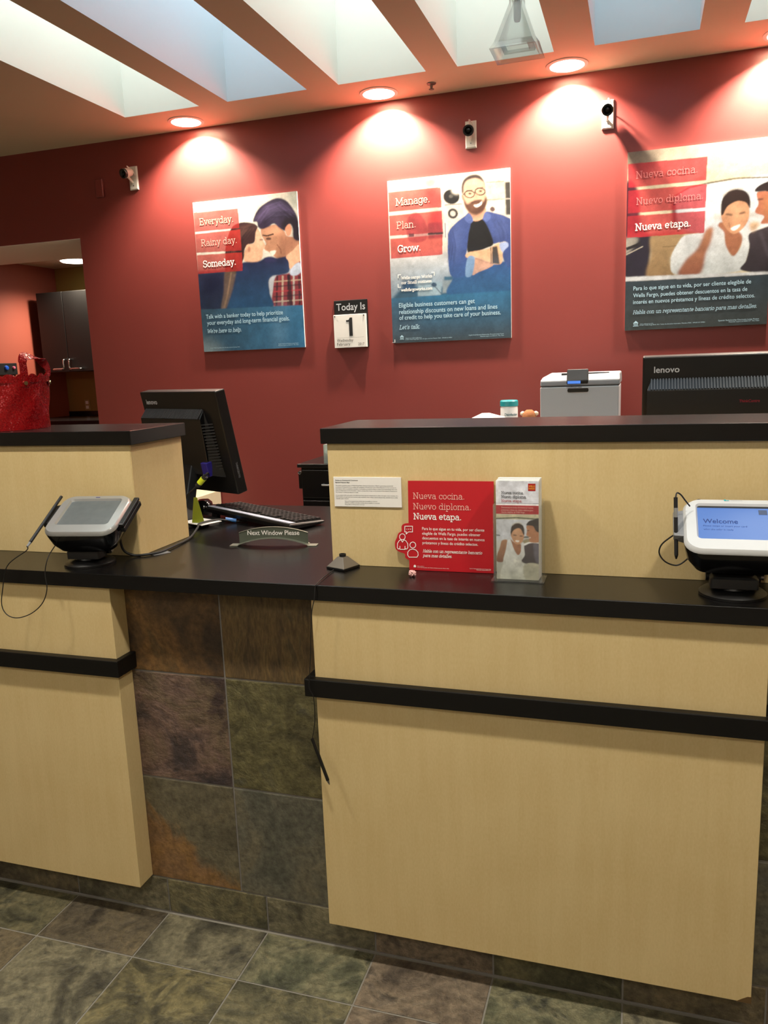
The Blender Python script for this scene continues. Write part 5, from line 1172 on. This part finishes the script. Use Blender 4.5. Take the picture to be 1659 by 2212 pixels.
pl = Plane(sgm @ Vector((-.102, -.001, 0)), sgm.to_3x3() @ Vector((1, 0, 0)), (0, 0, 1))
g = G(); lay(g, pl, sans('Next Window Please', bold=.012), .026, .0312, .154, .0190, .0008); letters(g, 'ink_white', t)

# ------------------------------------------------------------------ ON THE RIGHT HUTCH FACE
t = thing('notice_card', (0.376, YH0, 1.166), 'small white printed notice fixed to the right hutch', 'notice')
obj('card', G().box(0.288, 0.464, YH0-.004, YH0-.0005, 1.1655, 1.2405), 'paper_white', t, bevel=0.0008)
pl = Plane((0.288, YH0-.004, 1.1655), (1, 0, 0), (0, 0, 1)); g = G()
lay(g, pl, sans('Notice to Commercial Customers', bold=.02), .005, .0655, .060, .0040, .0005); lay(g, pl, sans('Special Deposit Slips', bold=.02), .005, .0600, .038, .0040, .0005)
NL = [('The funds availability policy of Wells Fargo Bank, National Association ("Bank"), governing commercial', .150, .0525), ('customers ("Customers") is to delay the availability of funds from their check deposits to their account in', .158, .0482),
      ('accordance with an availability schedule or schedules provided by Bank to them (corresponding) with such', .160, .0439), ('policy to those time to time thereafter, subject, among other things, to the location of the deposit transaction in', .160, .0396), ('the manner in which the deposit is made.', .060, .0353),
      ('In accordance with such policy, the following check deposit transactions to tellers through a mere member of a', .162, .0280), ('bank location are granted next business day availability when using a special deposit slip, available from a teller', .162, .0237), ('member upon request.', .034, .0194)]
for s_, w_, v_ in NL: lay(g, pl, sans(s_), .005, v_, w_, .0034, .0005)
for s_, w_, v_ in (('State and local government checks that are payable to customer;', .086, .0135), ("Cashier's, certified, and teller's checks that are payable to customer;", .092, .0092), ('Money Bank or Money Saver in Denver.', .052, .0049)): lay(g, pl, sans(s_), .028, v_, w_, .0034, .0005)
letters(g, 'ink_black', t, 'print')

# red sign with cut-out figures
lean = math.radians(3)
RS = Matrix.Translation((0.483, 0.094, ZT+0.0005)) @ Matrix.Rotation(-lean, 4, 'X')
t = thing('red_sign', (0.585, 0.094, ZT), 'red standing sign with white Spanish text leaning against the right hutch', 'sign')
rw, rh = 0.208, 0.219
def srs(p): # measured corner grid of the sign
    H_ = homog([(728, 170), (1247, 172), (740, 686), (1234, 706)], [(0, 0), (1, 0), (0, 1), (1, 1)]); q = H_ @ np.array([p[0], p[1], 1.0]); return q[0]/q[2]*rw, (1-q[1]/q[2])*rh
lobe = [srs(p) for p in spline([(740, 632, 0), (716, 618, 0), (712, 596, 0), (680, 584, 0), (658, 566, 0), (654, 530, 0), (664, 505, 0), (674, 478, 0), (692, 466, 0), (692, 438, 0), (706, 424, 0), (734, 420, 0)], 4)]
out = [(0, 0), (rw, 0), (rw, rh), (0, rh)] + [p for p in reversed(lobe)]
out = [(0, 0), (rw, 0), (rw, rh), (0, rh)] + list(reversed([(min(a, -.0002), b_) for a, b_ in lobe]))
g = G().loft([[(a, -.005, b_) for a, b_ in out], [(a, 0.0, b_) for a, b_ in out]]).xf(RS); obj('board', g, 'sign_red', t)
pl = Plane(RS @ Vector((0, -.005, 0)), (1, 0, 0), RS.to_3x3() @ Vector((0, 0, 1)))
def pr(g, txt, p0, p1, hf=1.0):
    a = srs(p0); c = srs(p1); return lay(g, pl, txt, a[0], (a[1]+c[1])/2, c[0]-a[0], None, .0008, hf)
g = G(); pr(g, slab('Nueva cocina.', .062), (760, 277), (1068, 278)); pr(g, slab('Nuevo diploma.', .062), (761, 338), (1106, 341)); letters(g, 'ink_pink', t)
g = G(); pr(g, slab('Nueva etapa.', .10), (763, 396), (1047, 400))
for s_, a, b_ in (('Para lo que sigue en tu vida, por ser cliente', (815, 457), (1184, 468)), ('elegible de Wells Fargo, puedes obtener', (815, 485), (1160, 495)), ('descuentos en la tasa de inter\u00e9s en nuevos', (816, 512), (1184, 523)), ('pr\u00e9stamos y l\u00edneas de cr\u00e9dito selectos.', (817, 539), (1145, 549))): pr(g, sans(s_, bold=.003), a, b_, 1.15)
pr(g, slab('Habla con un representante bancario', .10, .25), (818, 586), (1169, 597), 1.1); pr(g, slab('para mas detalles.', .10, .25), (818, 611), (990, 618), 1.1)
pr(g, sans('Sujeto a calificaci\u00f3n.'), (786, 666), (828, 667)); pr(g, sans('\u00a9 2017 Wells Fargo Bank, N.A. Todos los derechos reservados. Miembro FDIC.'), (786, 674), (972, 680)); pr(g, sans('Spanish Relationship Discounts Counter Sign'), (1093, 680), (1218, 684)); pr(g, sans('Materials expire 04/01/17'), (1133, 688), (1216, 691))
g.marks.append((len(g.v), len(g.f))); lw = .0017
def ic(pts, closed=False): stroke2d(g, pl, [srs(p) for p in pts], lw, .0010, closed)
ic([(712, 437), (758, 437), (758, 470), (734, 470), (720, 482), (722, 470), (712, 470)], True)
for k in (724, 735, 746): ic([(k-1, 454), (k+1, 454)])
def circ(cx, cy, r, n=18): return [(cx+r*math.cos(2*PI*k/n), cy+r*math.sin(2*PI*k/n)) for k in range(n)]
ic(circ(698, 498, 17), True); ic(circ(760, 545, 17), True)
ic([(682, 565), (674, 568), (669, 560), (670, 535), (680, 520), (690, 515), (699, 528), (708, 515), (720, 522), (730, 538), (731, 560), (724, 568), (714, 566)]); ic([(684, 552), (684, 570), (714, 570), (714, 552)])
ic([(730, 602), (731, 585), (742, 572), (760, 568), (778, 573), (790, 586), (792, 602), (784, 614), (738, 614)], True)
a = srs((772, 664)); flat(g, pl, [(a[0]-.003, a[1]-.003), (a[0]+.003, a[1]-.003), (a[0]+.003, a[1]+.001), (a[0], a[1]+.0035), (a[0]-.003, a[1]+.001)], .001)
letters(g, 'ink_white', t)

# acrylic brochure holder and brochures
hx0, hx1, hy0, hy1 = 0.7005, 0.8115, 0.030, 0.080
t = thing('brochure_holder', (0.756, 0.055, ZT), 'clear acrylic brochure holder on the worktop right of the red sign', 'brochure holder')
obj('base', G().box(0.696, 0.816, 0.020, 0.086, ZT+.0005, ZT+.0035), 'acrylic', t, bevel=0.0008)
obj('front_wall', G().box(hx0, hx1, hy0, hy0+.0025, ZT+.0037, 1.190), 'acrylic', t, bevel=0.0006)
obj('back_wall', G().box(hx0, hx1, hy1-.0025, hy1, ZT+.0037, 1.198), 'acrylic', t, bevel=0.0006)
obj('side_wall', G().box(hx0, hx0+.0025, hy0+.0027, hy1-.0027, ZT+.0037, 1.192), 'acrylic', t, bevel=0.0006)
obj('side_wall', G().box(hx1-.0025, hx1, hy0+.0027, hy1-.0027, ZT+.0037, 1.192), 'acrylic', t, bevel=0.0006)
bw, bh = 0.0955, 0.2275
sh = Sheet(96, 228, [(182, 180), (1046, 182), (200, 2020), (1052, 2024)], (206, 210, 220))
sh.poly([(150, 150), (250, 150), (270, 620), (170, 620)], (226, 228, 234), f=2, a=.7); sh.poly([(150, 606), (1080, 606), (1080, 640), (150, 640)], (236, 236, 238), f=.5); sh.poly([(150, 598), (1080, 598), (1080, 608), (150, 608)], (120, 124, 140), f=.4)
sh.poly([(150, 636), (1080, 636), (1080, 802), (150, 802)], (172, 22, 38), f=.4); sh.poly([(150, 802), (1080, 802), (1080, 900), (150, 900)], (196, 190, 160), f=.5)
sh.poly([(150, 900), (1080, 900), (1080, 1300), (150, 1300)], (204, 208, 218), f=1); sh.line([(180, 888), (600, 866), (1060, 888)], 22, (70, 78, 60), f=.6)
sh.poly([(150, 1300), (1080, 1240), (1080, 2040), (150, 2040)], (206, 208, 208), (176, 176, 160), f=3)
sh.poly([(740, 1215), (860, 1205), (860, 1235), (740, 1240)], (60, 66, 60), f=.8); sh.fill([(730, 1280), (880, 1250), (900, 1330), (740, 1360)], (150, 140, 110), f=2)
sh.fill([(480, 1270), (560, 1330), (690, 1360), (700, 1500), (640, 1570), (560, 1500), (520, 1380)], (160, 108, 78)); sh.fill([(270, 1400), (300, 1310), (360, 1280), (420, 1300), (400, 1450), (340, 1620), (320, 1700), (200, 1690), (210, 1560), (250, 1470)], (178, 132, 98), (124, 78, 58))
sh.fill([(425, 1290), (480, 1280), (540, 1430), (625, 1560), (690, 1500), (700, 1360), (750, 1330), (775, 1480), (750, 1620), (700, 1700), (760, 1740), (800, 2040), (300, 2040), (330, 1720), (390, 1450)], (222, 224, 228), (196, 198, 184)); sh.oval(620, 1690, 90, 40, (214, 214, 206), f=2)
sh.fill([(760, 1380), (860, 1330), (1080, 1310), (1080, 1740), (720, 1690), (770, 1560)], (74, 62, 66), (52, 46, 50)); sh.fill([(750, 1350), (880, 1310), (1080, 1300), (1080, 1340), (900, 1330), (770, 1380)], (232, 232, 230)); sh.fill([(950, 1340), (1080, 1400), (1080, 1700), (980, 1640)], (116, 112, 128), f=2, a=.6)
sh.fill([(760, 1740), (1080, 1740), (1080, 2040), (800, 2040)], (178, 176, 156), f=1)
sh.fill([(490, 1180), (520, 1100), (640, 1050), (745, 1110), (755, 1220), (720, 1310), (640, 1368), (560, 1330), (510, 1250)], (198, 148, 112)); sh.fill([(540, 1110), (660, 1090), (680, 1230), (570, 1240)], (224, 176, 138), f=4, a=.7)
sh.fill([(486, 1150), (500, 1040), (570, 975), (660, 968), (740, 1020), (760, 1110), (750, 1190), (700, 1090), (640, 1060), (560, 1090), (510, 1150), (500, 1190)], (46, 34, 30)); sh.line([(510, 1010), (570, 968), (650, 956), (720, 985)], 16, (190, 182, 172), f=.8)
sh.line([(540, 1190), (605, 1196)], 16, (66, 40, 32), f=.6); sh.line([(665, 1206), (725, 1206)], 16, (66, 40, 32), f=.6); sh.fill([(580, 1290), (660, 1290), (640, 1322), (600, 1318)], (244, 234, 228))
sh.fill([(810, 1010), (960, 1000), (1080, 1120), (1080, 1300), (900, 1320), (858, 1290), (850, 1215), (802, 1190), (815, 1110)], (176, 122, 88)); sh.fill([(800, 1000), (850, 930), (950, 895), (1080, 880), (1080, 1110), (1000, 1110), (940, 1020), (860, 1005)], (38, 30, 30)); sh.line([(858, 1240), (890, 1228)], 14, (240, 226, 216), f=.6); sh.line([(815, 1105), (860, 1100)], 14, (60, 36, 30), f=.6)
sh.line([(190, 1196), (270, 1204)], 16, (46, 50, 52), f=.6); sh.ink = 1.12
sh.grain(.03)
pos = [(0.7075, 0.0345), (0.7078, 0.046), (0.7085, 0.057), (0.7092, 0.068)]
blab = ['front brochure in the clear holder, with a bride and groom picture', 'second brochure in the clear holder, right behind the front one', 'third brochure in the clear holder, mostly hidden', 'rearmost brochure in the clear holder, only its top edge showing']
for k, (x, y) in enumerate(pos):
    z0 = ZT+.0042; hh = bh+(.0, .001, .003, .002)[k]
    t = thing('brochure', (x+bw/2, y, z0), blab[k], 'brochure', 'brochures in the clear holder')
    obj('paper', G().box(x, x+bw, y, y+.0088, z0, z0+hh), 'paper_white', t, bevel=0.0006)
    if k == 0:
        pl = Plane((x, y, z0), (1, 0, 0), (0, 0, 1)); sh.mesh('cover_print', pl, bw, bh, t, off=.0004)
        def bp_(p): a = sh.uv(p); return a[0]*bw, (1-a[1])*bh
        def pb(g, txt, p0, p1, hf=1.0): a = bp_(p0); c = bp_(p1); return lay(g, pl, txt, a[0], (a[1]+c[1])/2, c[0]-a[0], None, .0010, hf)
        g = G(); pb(g, slab('Nueva cocina.', .085), (297, 425), (750, 428), 1.1); pb(g, slab('Nuevo diploma.', .085), (298, 500), (805, 503), 1.1); letters(g, 'ink_black', t)
        g = G(); pb(g, slab('Nueva etapa.', .075), (300, 577), (718, 577), 1.1); letters(g, 'ink_red', t)
        g = G(); pb(g, sans('Descuentos en la tasa de inter\u00e9s en nuevos', bold=.005), (297, 688), (940, 690), 1.2); pb(g, sans('pr\u00e9stamos y l\u00edneas de cr\u00e9dito selectos para', bold=.005), (297, 736), (938, 738), 1.2); pb(g, sans('clientes elegibles de Wells Fargo.', bold=.005), (297, 776), (775, 776), 1.2); letters(g, 'ink_pink', t)
        a = bp_((836, 366)); c = bp_((984, 232)); g = G(); flat(g, pl, [(a[0], a[1]), (c[0], a[1]), (c[0], c[1]), (a[0], c[1])], .0008); o = obj('emblem', g, 'logo_red', t); o['label'] = 'red square emblem'
        g = G(); pb(g, slab('WELLS', .13), (850, 292), (972, 292), .9) if False else lay(g, pl, sans('WELLS', bold=.02), a[0]+.0015, a[1]+.0088, (c[0]-a[0])-.003, .0052, .0012); lay(g, pl, sans('FARGO', bold=.02), a[0]+.0015, a[1]+.0035, (c[0]-a[0])-.003, .0052, .0012); obj('emblem_letters', g, 'logo_yellow', o)

# pen holder pyramid with corded pen
pc = Vector((0.312, 0.083)); rot = math.radians(-22)
def psq(h, z): 
    c, s_ = math.cos(rot), math.sin(rot)
    return [(pc.x+a*c-b_*s_, pc.y+a*s_+b_*c, z) for a, b_ in ((-h, -h), (h, -h), (h, h), (-h, h))]
t = thing('pen_stand', (pc.x, pc.y, ZT), 'bronze pyramid pen stand at the left corner of the right hutch', 'pen stand')
obj('foot', G().loft([psq(.0300, ZT+.0005), psq(.0300, ZT+.006)]), 'plastic_black', t, bevel=0.001)
obj('pyramid', G().loft([psq(.0295, ZT+.0062), psq(.0092, ZT+.030)]), 'bronze', t, bevel=0.001)
obj('socket', G().lathe([(.0085, .0302), (.0085, .0365), (.0052, .0370), (.0050, .0305)], (pc.x, pc.y, ZT), 20), 'rubber_black', t, smooth=True)
cord = spline([(.300, .048, ZT+.004), (.300, .020, ZT+.003), (.303, -.040, ZT+.004), (.307, -.0775, ZT+.0035), (.304, -.0825, ZT-.004), (.303, -.0875, .985), (.2935, -.0875, .944), (.285, -.0885, .842), (.280, -.0905, .786), (.279, -.0905, .760), (.287, -.0885, .738), (.286, -.087, .679), (.277, -.087, .632)], 7)
obj('cord', G().tube(cord, 0.0011, 8), 'rubber_black', t, smooth=True)
p0, p1 = Vector((.2765, -.087, .632)), Vector((.315, -.087, .516)); dd = (p1-p0).normalized()
pen = obj('pen', G().tube([p0, p0+dd*.004, p0+dd*.104, p0+dd*.110], 0.0042, 12), 'plastic_black', t, smooth=True)
obj('pen_tip', G().tube([p0+dd*.110, p0+dd*.1215], 0.0040, 12, r_end=.0012), 'steel', pen, smooth=True)

# crumpled paper ball
bm = bmesh.new(); bmesh.ops.create_icosphere(bm, subdivisions=3, radius=0.0085)
rg = random.Random(8)
for v in bm.verts:
    k = 0.78+0.36*rg.random(); v.co = Vector((v.co.x*k*1.1, v.co.y*k, v.co.z*k*.9))
g = G(); zmin = min(v.co.z for v in bm.verts); g.add([(v.co.x+.505, v.co.y+.036, v.co.z-zmin+ZT) for v in bm.verts], [tuple(v.index for v in f.verts) for f in bm.faces]); bm.free()
solo('paper_ball', g, 'gum_pink', (.505, .036, ZT), 'tiny crumpled pink paper ball in front of the red sign', 'paper ball')
solo('worn_sticker', G().loft([[(-.300, .135, ZT+.0003), (-.262, .125, ZT+.0003), (-.235, .165, ZT+.0003), (-.262, .182, ZT+.0003)], [(-.300, .135, ZT+.0009), (-.262, .125, ZT+.0009), (-.235, .165, ZT+.0009), (-.262, .182, ZT+.0009)]]), 'grey_plastic', (-.27, .15, ZT), 'small torn grey sticker on the worktop at the left hutch corner', 'sticker')

# ------------------------------------------------------------------ SIGNATURE PADS
def pad_terminal(name, ctr, yaw, tilt, bezel, screen, label, foot, group='signature pads'):
    t = thing(name, foot, label, 'signature pad', group)
    HM = Matrix.Translation(ctr) @ Matrix.Rotation(yaw, 4, 'Z') @ Matrix.Rotation(tilt, 4, 'X')
    def ring(w, h, r, z, dy=0): return rrect(w, h, r, z, 6, 0, dy)
    g = G().loft([ring(.125, .085, .02, -.074, -.012), ring(.160, .122, .026, -.069, -.010), ring(.186, .150, .032, -.046, -.004), ring(.198, .164, .035, -.018), ring(.200, .166, .036, -.0085)]).xf(HM)
    obj('housing', g, 'gloss_black', t, smooth=True, angle=50)
    # bezel frame ring with opening
    g = G(); rings = [ring(.200, .166, .036, -.0083), ring(.199, .165, .036, -.004), ring(.188, .154, .031, .0022), ring(.150, .112, .010, .0030, .008), ring(.143, .104, .006, -.0022, .008)]
    g.loft(rings, cap=False).xf(HM); bz = obj('bezel', g, bezel, t, smooth=True, angle=40)
    sc = obj('screen', G().box(-.0715, .0715, -.0445, .0605, -.0045, -.0022).xf(HM), screen, t)
    obj('card_reader', G().box(.0985, .113, -.040, .078, -.030, -.016).box(.0985, .113, -.040, .078, -.012, -.004).box(.0985, .104, -.040, .078, -.0162, -.0118).xf(HM), 'plastic_black', t, bevel=0.003)
    # stylus rest on the left
    obj('stylus_rest', G().loft([[(-.119, -.030, -.020), (-.098, -.030, -.028), (-.098, .045, -.028), (-.119, .045, -.020)], [(-.119, -.030, -.006), (-.098, -.034, -.004), (-.098, .049, -.004), (-.119, .045, -.006)]]).xf(HM), 'grey_plastic' if bezel == 'white_plastic' else 'plastic_dark', t, bevel=0.002)
    # mount
    f = Vector(foot); neck = HM @ Vector((0, -.010, -.0735))
    R = Matrix.Translation((f.x, f.y, f.z)) @ Matrix.Rotation(yaw, 4, 'Z')
    obj('base_disc', G().lathe([(.066, .0005), (.066, .006), (.060, .011), (.036, .016), (.034, .020)], (0, 0, 0), 40).xf(R), 'plastic_black', t, smooth=True)
    obj('swivel_block', G().loft([rrect(.092, .048, .006, .0205), rrect(.092, .048, .006, .040), rrect(.080, .040, .006, .044)]).xf(R @ Matrix.Translation((0, -.012, 0))), 'plastic_dark', t, smooth=True)
    obj('hinge_pin', G().tube([(-.052, .014, .036), (.054, .014, .036)], .012, 18).xf(R), 'plastic_black', t, smooth=True)
    obj('hinge_knob', G().tube([(.0545, .014, .036), (.060, .014, .036)], .0075, 14).xf(R), 'steel', t, smooth=True)
    top = Vector(R @ Vector((0, .010, .040)))
    U = R.to_3x3() @ Vector((.040, 0, 0)); Vn = R.to_3x3() @ Vector((0, .016, 0))
    g = G().loft([[top-U-Vn, top+U-Vn, top+U+Vn, top-U+Vn], [neck-U*1.1-Vn*1.4, neck+U*1.1-Vn*1.4, neck+U*1.1+Vn*1.4, neck-U*1.1+Vn*1.4]]); obj('neck', g, 'plastic_black', t, bevel=0.003)
    return t, HM, bz, sc
# left pad (silver bezel, screen off)
t, HM, bz, sc = pad_terminal('signature_pad', (-.372, .004, 1.152), math.radians(9), math.radians(27), 'silver_plastic', 'screen_dark', 'silver signature pad with blank screen on the left worktop', (-.392, .018, ZT))
obj('maker_badge', G().box(-.006, .006, .0685, .0705, .0026, .0032).xf(HM), 'vga_blue', bz)
a = HM @ Vector((-.110, -.112, -.002)); c = HM @ Vector((-.110, .075, .003)); dd = (c-a).normalized()
st = obj('stylus', G().tube([a, a+dd*.03, a+dd*.18, c], .0042, 12), 'plastic_dark', t, smooth=True)
obj('stylus_sleeve', G().tube([a-dd*.018, a-dd*.002], .0026, 10, r_end=.0036), 'grey_plastic', st, smooth=True)
e = a-dd*.018
cord = spline([tuple(e), (e.x-.022, -.108, e.z-.016), (-.549, -.11, 1.033), (-.574, -.11, .969), (-.584, -.11, .924), (-.570, -.11, .898), (-.536, -.11, .892), (-.489, -.11, .908), (-.451, -.11, .938), (-.432, -.11, .976), (-.436, -.105, 1.019), (-.430, -.095, 1.056), tuple(HM @ Vector((-.080, -.072, -.050)))], 7)
obj('stylus_cord', G().tube(cord, .0013, 8), 'rubber_black', t, smooth=True)
cb = spline([tuple(HM @ Vector((.05, .03, -.076))), (-.335, .085, 1.040), (-.315, .100, ZT+.006), (-.285, .115, ZT+.0045), (-.262, .150, ZT+.0045), (-.262, .228, ZT+.0045), (-.275, .33, ZT+.0045), (-.300, .42, ZT+.017), (-.32, .470, ZT+.020), (-.30, .545, ZT+.017), (-.26, .585, ZT+.0045), (-.22, .60, ZT+.0045)], 7)
tc_ = thing('data_cable', (-.262, .228, ZT), 'black cable running from the silver signature pad round the left hutch', 'cable')
obj('lead', G().tube(cb, .0034, 8), 'rubber_black', tc_, smooth=True)
o = obj('plug', G().tube([(-.255, .588, ZT+.007), (-.286, .572, ZT+.014)], .0065, 8), 'net_blue', tc_, smooth=True); o['label'] = 'blue cable plug'
# right pad (white bezel, lit screen)
t, HM, bz, sc = pad_terminal('signature_pad', (1.203, -.012, 1.166), 0.0, math.radians(29), 'white_plastic', 'screen_blue', 'white signature pad with lit blue screen at the right edge', (1.204, .012, ZT))
pl = Plane(HM @ Vector((-.0715, -.0445, -.0022)), HM.to_3x3() @ Vector((1, 0, 0)), HM.to_3x3() @ Vector((0, 1, 0)))
g = G(); lay(g, pl, sans('Welcome', bold=.01), .010, .050, .066, .019, .0006); lay(g, pl, sans('Please swipe or insert your card'), .010, .0395, .082, .0062, .0006); lay(g, pl, sans('when the teller is ready'), .010, .0285, .056, .0062, .0006); letters(g, 'screen_text', sc, 'screen_text')
g = G(); flat(g, pl, [(.117, .079), (.133, .079), (.133, .094), (.117, .094)], .0006); o = obj('screen_block', g, 'screen_block', sc); o['label'] = 'grey square on the screen'
g = G(); flat(g, pl, [(0, .099), (.143, .099), (.143, .105), (0, .105)], .0006); obj('screen_bar', g, 'ink_black', sc)
plb = Plane(HM @ Vector((-.1, .0725, .0027)), HM.to_3x3() @ Vector((1, 0, 0)), HM.to_3x3() @ Vector((0, 1, 0)))
g = G(); flat(g, plb, [(.082, 0), (.092, 0), (.090, .002), (.086, .0012), (.084, .005), (.0815, .004)], .0005); obj('maker_mark', g, 'maker_teal', bz)
g = G(); lay(g, plb, sans('VeriFone'), .095, 0, .022, .0055, .0005); obj('maker_name', g, 'ink_grey', bz)
plf = Plane(HM @ Vector((-.02, -.0795, -.030)), HM.to_3x3() @ Vector((1, 0, 0)), HM.to_3x3() @ Vector((0, .35, 1)))
a, c = Vector((1.0905, -.030, 1.103)), Vector((1.0865, -.020, 1.222))
st = obj('stylus', G().tube([a, a+(c-a)*.05, a+(c-a)*.9, c], .0040, 12), 'plastic_dark', t, smooth=True)
obj('stylus_tip', G().tube([a+Vector((0, 0, -.008)), a], .0015, 10, r_end=.0040), 'plastic_black', st, smooth=True)
obj('stylus_ring', G().tube([a+(c-a)*.66, a+(c-a)*.82], .0044, 12), 'silver_plastic', st, smooth=True)
obj('stylus_cord', G().tube(spline([tuple(c), (1.089, -.014, 1.230), (1.097, -.006, 1.225), (1.106, .004, 1.212), (1.116, .014, 1.198)], 6), .0016, 8), 'rubber_black', t, smooth=True)
obj('stylus_cord', G().tube(spline([(1.084, -.010, 1.140), (1.063, -.002, 1.119), (1.058, 0, 1.099), (1.069, 0, 1.082), (1.087, 0, 1.074), (1.101, 0, 1.077), (1.118, .002, 1.092)], 6), .0016, 8), 'rubber_black', t, smooth=True)
obj('rear_knob', G().tube([tuple(HM @ Vector((-.066, .082, -.012))), tuple(HM @ Vector((-.066, .089, -.012)))], .006, 12), 'plastic_dark', t, smooth=True)
dl = spline([tuple(HM @ Vector((-.05, .03, -.074))), (1.150, .075, 1.09), (1.166, .098, 1.05), (1.175, .085, ZT+.006), (1.19, .078, ZT+.004)], 6)
obj('data_cable', G().tube(dl, .0030, 8), 'rubber_black', t, smooth=True)

# ------------------------------------------------------------------ GLITTER BUCKET ON THE LEFT HUTCH
bx, by, bz0 = -0.812, 0.236, 1.3619
t = thing('glitter_bucket', (bx, by, bz0), 'red glitter fabric bucket bag with strap handle on the left hutch', 'bucket bag')
n = 64; rings = []
def br(z, a):
    r = .1195+.007*(z/.16)
    # soft folds in the cloth
    r += .0035*math.sin(5*a+z*34)*min(1, z/.05)*(1-z/.20) + .002*math.sin(9*a-z*50)*min(1, z/.04)
    return r
for k in range(15):
    z = .0005+.146*k/14
    rings.append([(bx+br(z, 2*PI*i/n)*math.cos(2*PI*i/n), by+br(z, 2*PI*i/n)*math.sin(2*PI*i/n), bz0+z) for i in range(n)])
inn = [[(bx+.118*math.cos(2*PI*i/n), by+.118*math.sin(2*PI*i/n), bz0+z) for i in range(n)] for z in (.146, .012)]
g = G().loft(rings+inn, cap=True); obj('body', g, 'glitter_red', t, smooth=True, angle=60)
n2 = 192; o1, o2 = [], []
def sc_(a): return .1505+.0115*abs(math.sin(11*a))
lo_ = [(bx+.1275*math.cos(2*PI*i/n2), by+.1275*math.sin(2*PI*i/n2), bz0+.137) for i in range(n2)]
up_ = [(bx+.1295*math.cos(2*PI*i/n2), by+.1295*math.sin(2*PI*i/n2), bz0+sc_(2*PI*i/n2)) for i in range(n2)]
up2 = [(bx+.1255*math.cos(2*PI*i/n2), by+.1255*math.sin(2*PI*i/n2), bz0+sc_(2*PI*i/n2)) for i in range(n2)]
lo2 = [(bx+.1250*math.cos(2*PI*i/n2), by+.1250*math.sin(2*PI*i/n2), bz0+.137) for i in range(n2)]
g = G().loft([lo_, up_, up2, lo2, lo_], cap=False); obj('scalloped_rim', g, 'glitter_red', t, smooth=True, angle=60)
def rimp(a, r=.128, z=.145): return (bx+r*math.cos(math.radians(a)), by+r*math.sin(math.radians(a)), bz0+z)
a0, a1 = -20, 40
p0, p1 = Vector(rimp(a0)), Vector(rimp(a1)); up3 = lambda z: Vector((0, 0, z))
path = spline([tuple(p0-up3(.02)), tuple(p0), tuple(p0+up3(.030)), tuple(p0+up3(.056)), tuple(p0+(p1-p0)*.10+up3(.067)), tuple(p0+(p1-p0)*.45+up3(.066)), tuple(p0+(p1-p0)*.80+up3(.052)), tuple(p1+up3(.032)), tuple(p1+up3(.012)), tuple(p1-up3(.02))], 5)
rings = []; P = [Vector(q) for q in path]
for k, q in enumerate(P):
    f_ = k/(len(P)-1); an = math.radians(a0+(a1-a0)*f_)
    wv = Vector((-math.sin(an), math.cos(an), 0))*.026 if f_ < .30 or f_ > .9 else Vector((-math.sin(an)*.8+.25, math.cos(an)*.8, -.25))*.026
    t_ = (P[min(k+1, len(P)-1)]-P[max(k-1, 0)]).normalized(); wv = (wv-t_*wv.dot(t_)).normalized()*.026 if f_ > .25 else wv
    if k and wv.dot(prev_) < 0: wv = -wv
    prev_ = wv; nn = t_.cross(wv).normalized()*.0011
    rings.append([q-wv/2-nn, q+wv/2-nn, q+wv/2+nn, q-wv/2+nn])
obj('handle_strap', G().loft(rings), 'glitter_red', t, smooth=True, angle=50)
for a in (a0, a1):
    c = Vector(rimp(a, .1305, .135)); d = Vector((math.cos(math.radians(a)), math.sin(math.radians(a)), 0))
    obj('grommet', G().tube([c-d*.001, c+d*.003], .0058, 14), 'grommet', t, smooth=True)
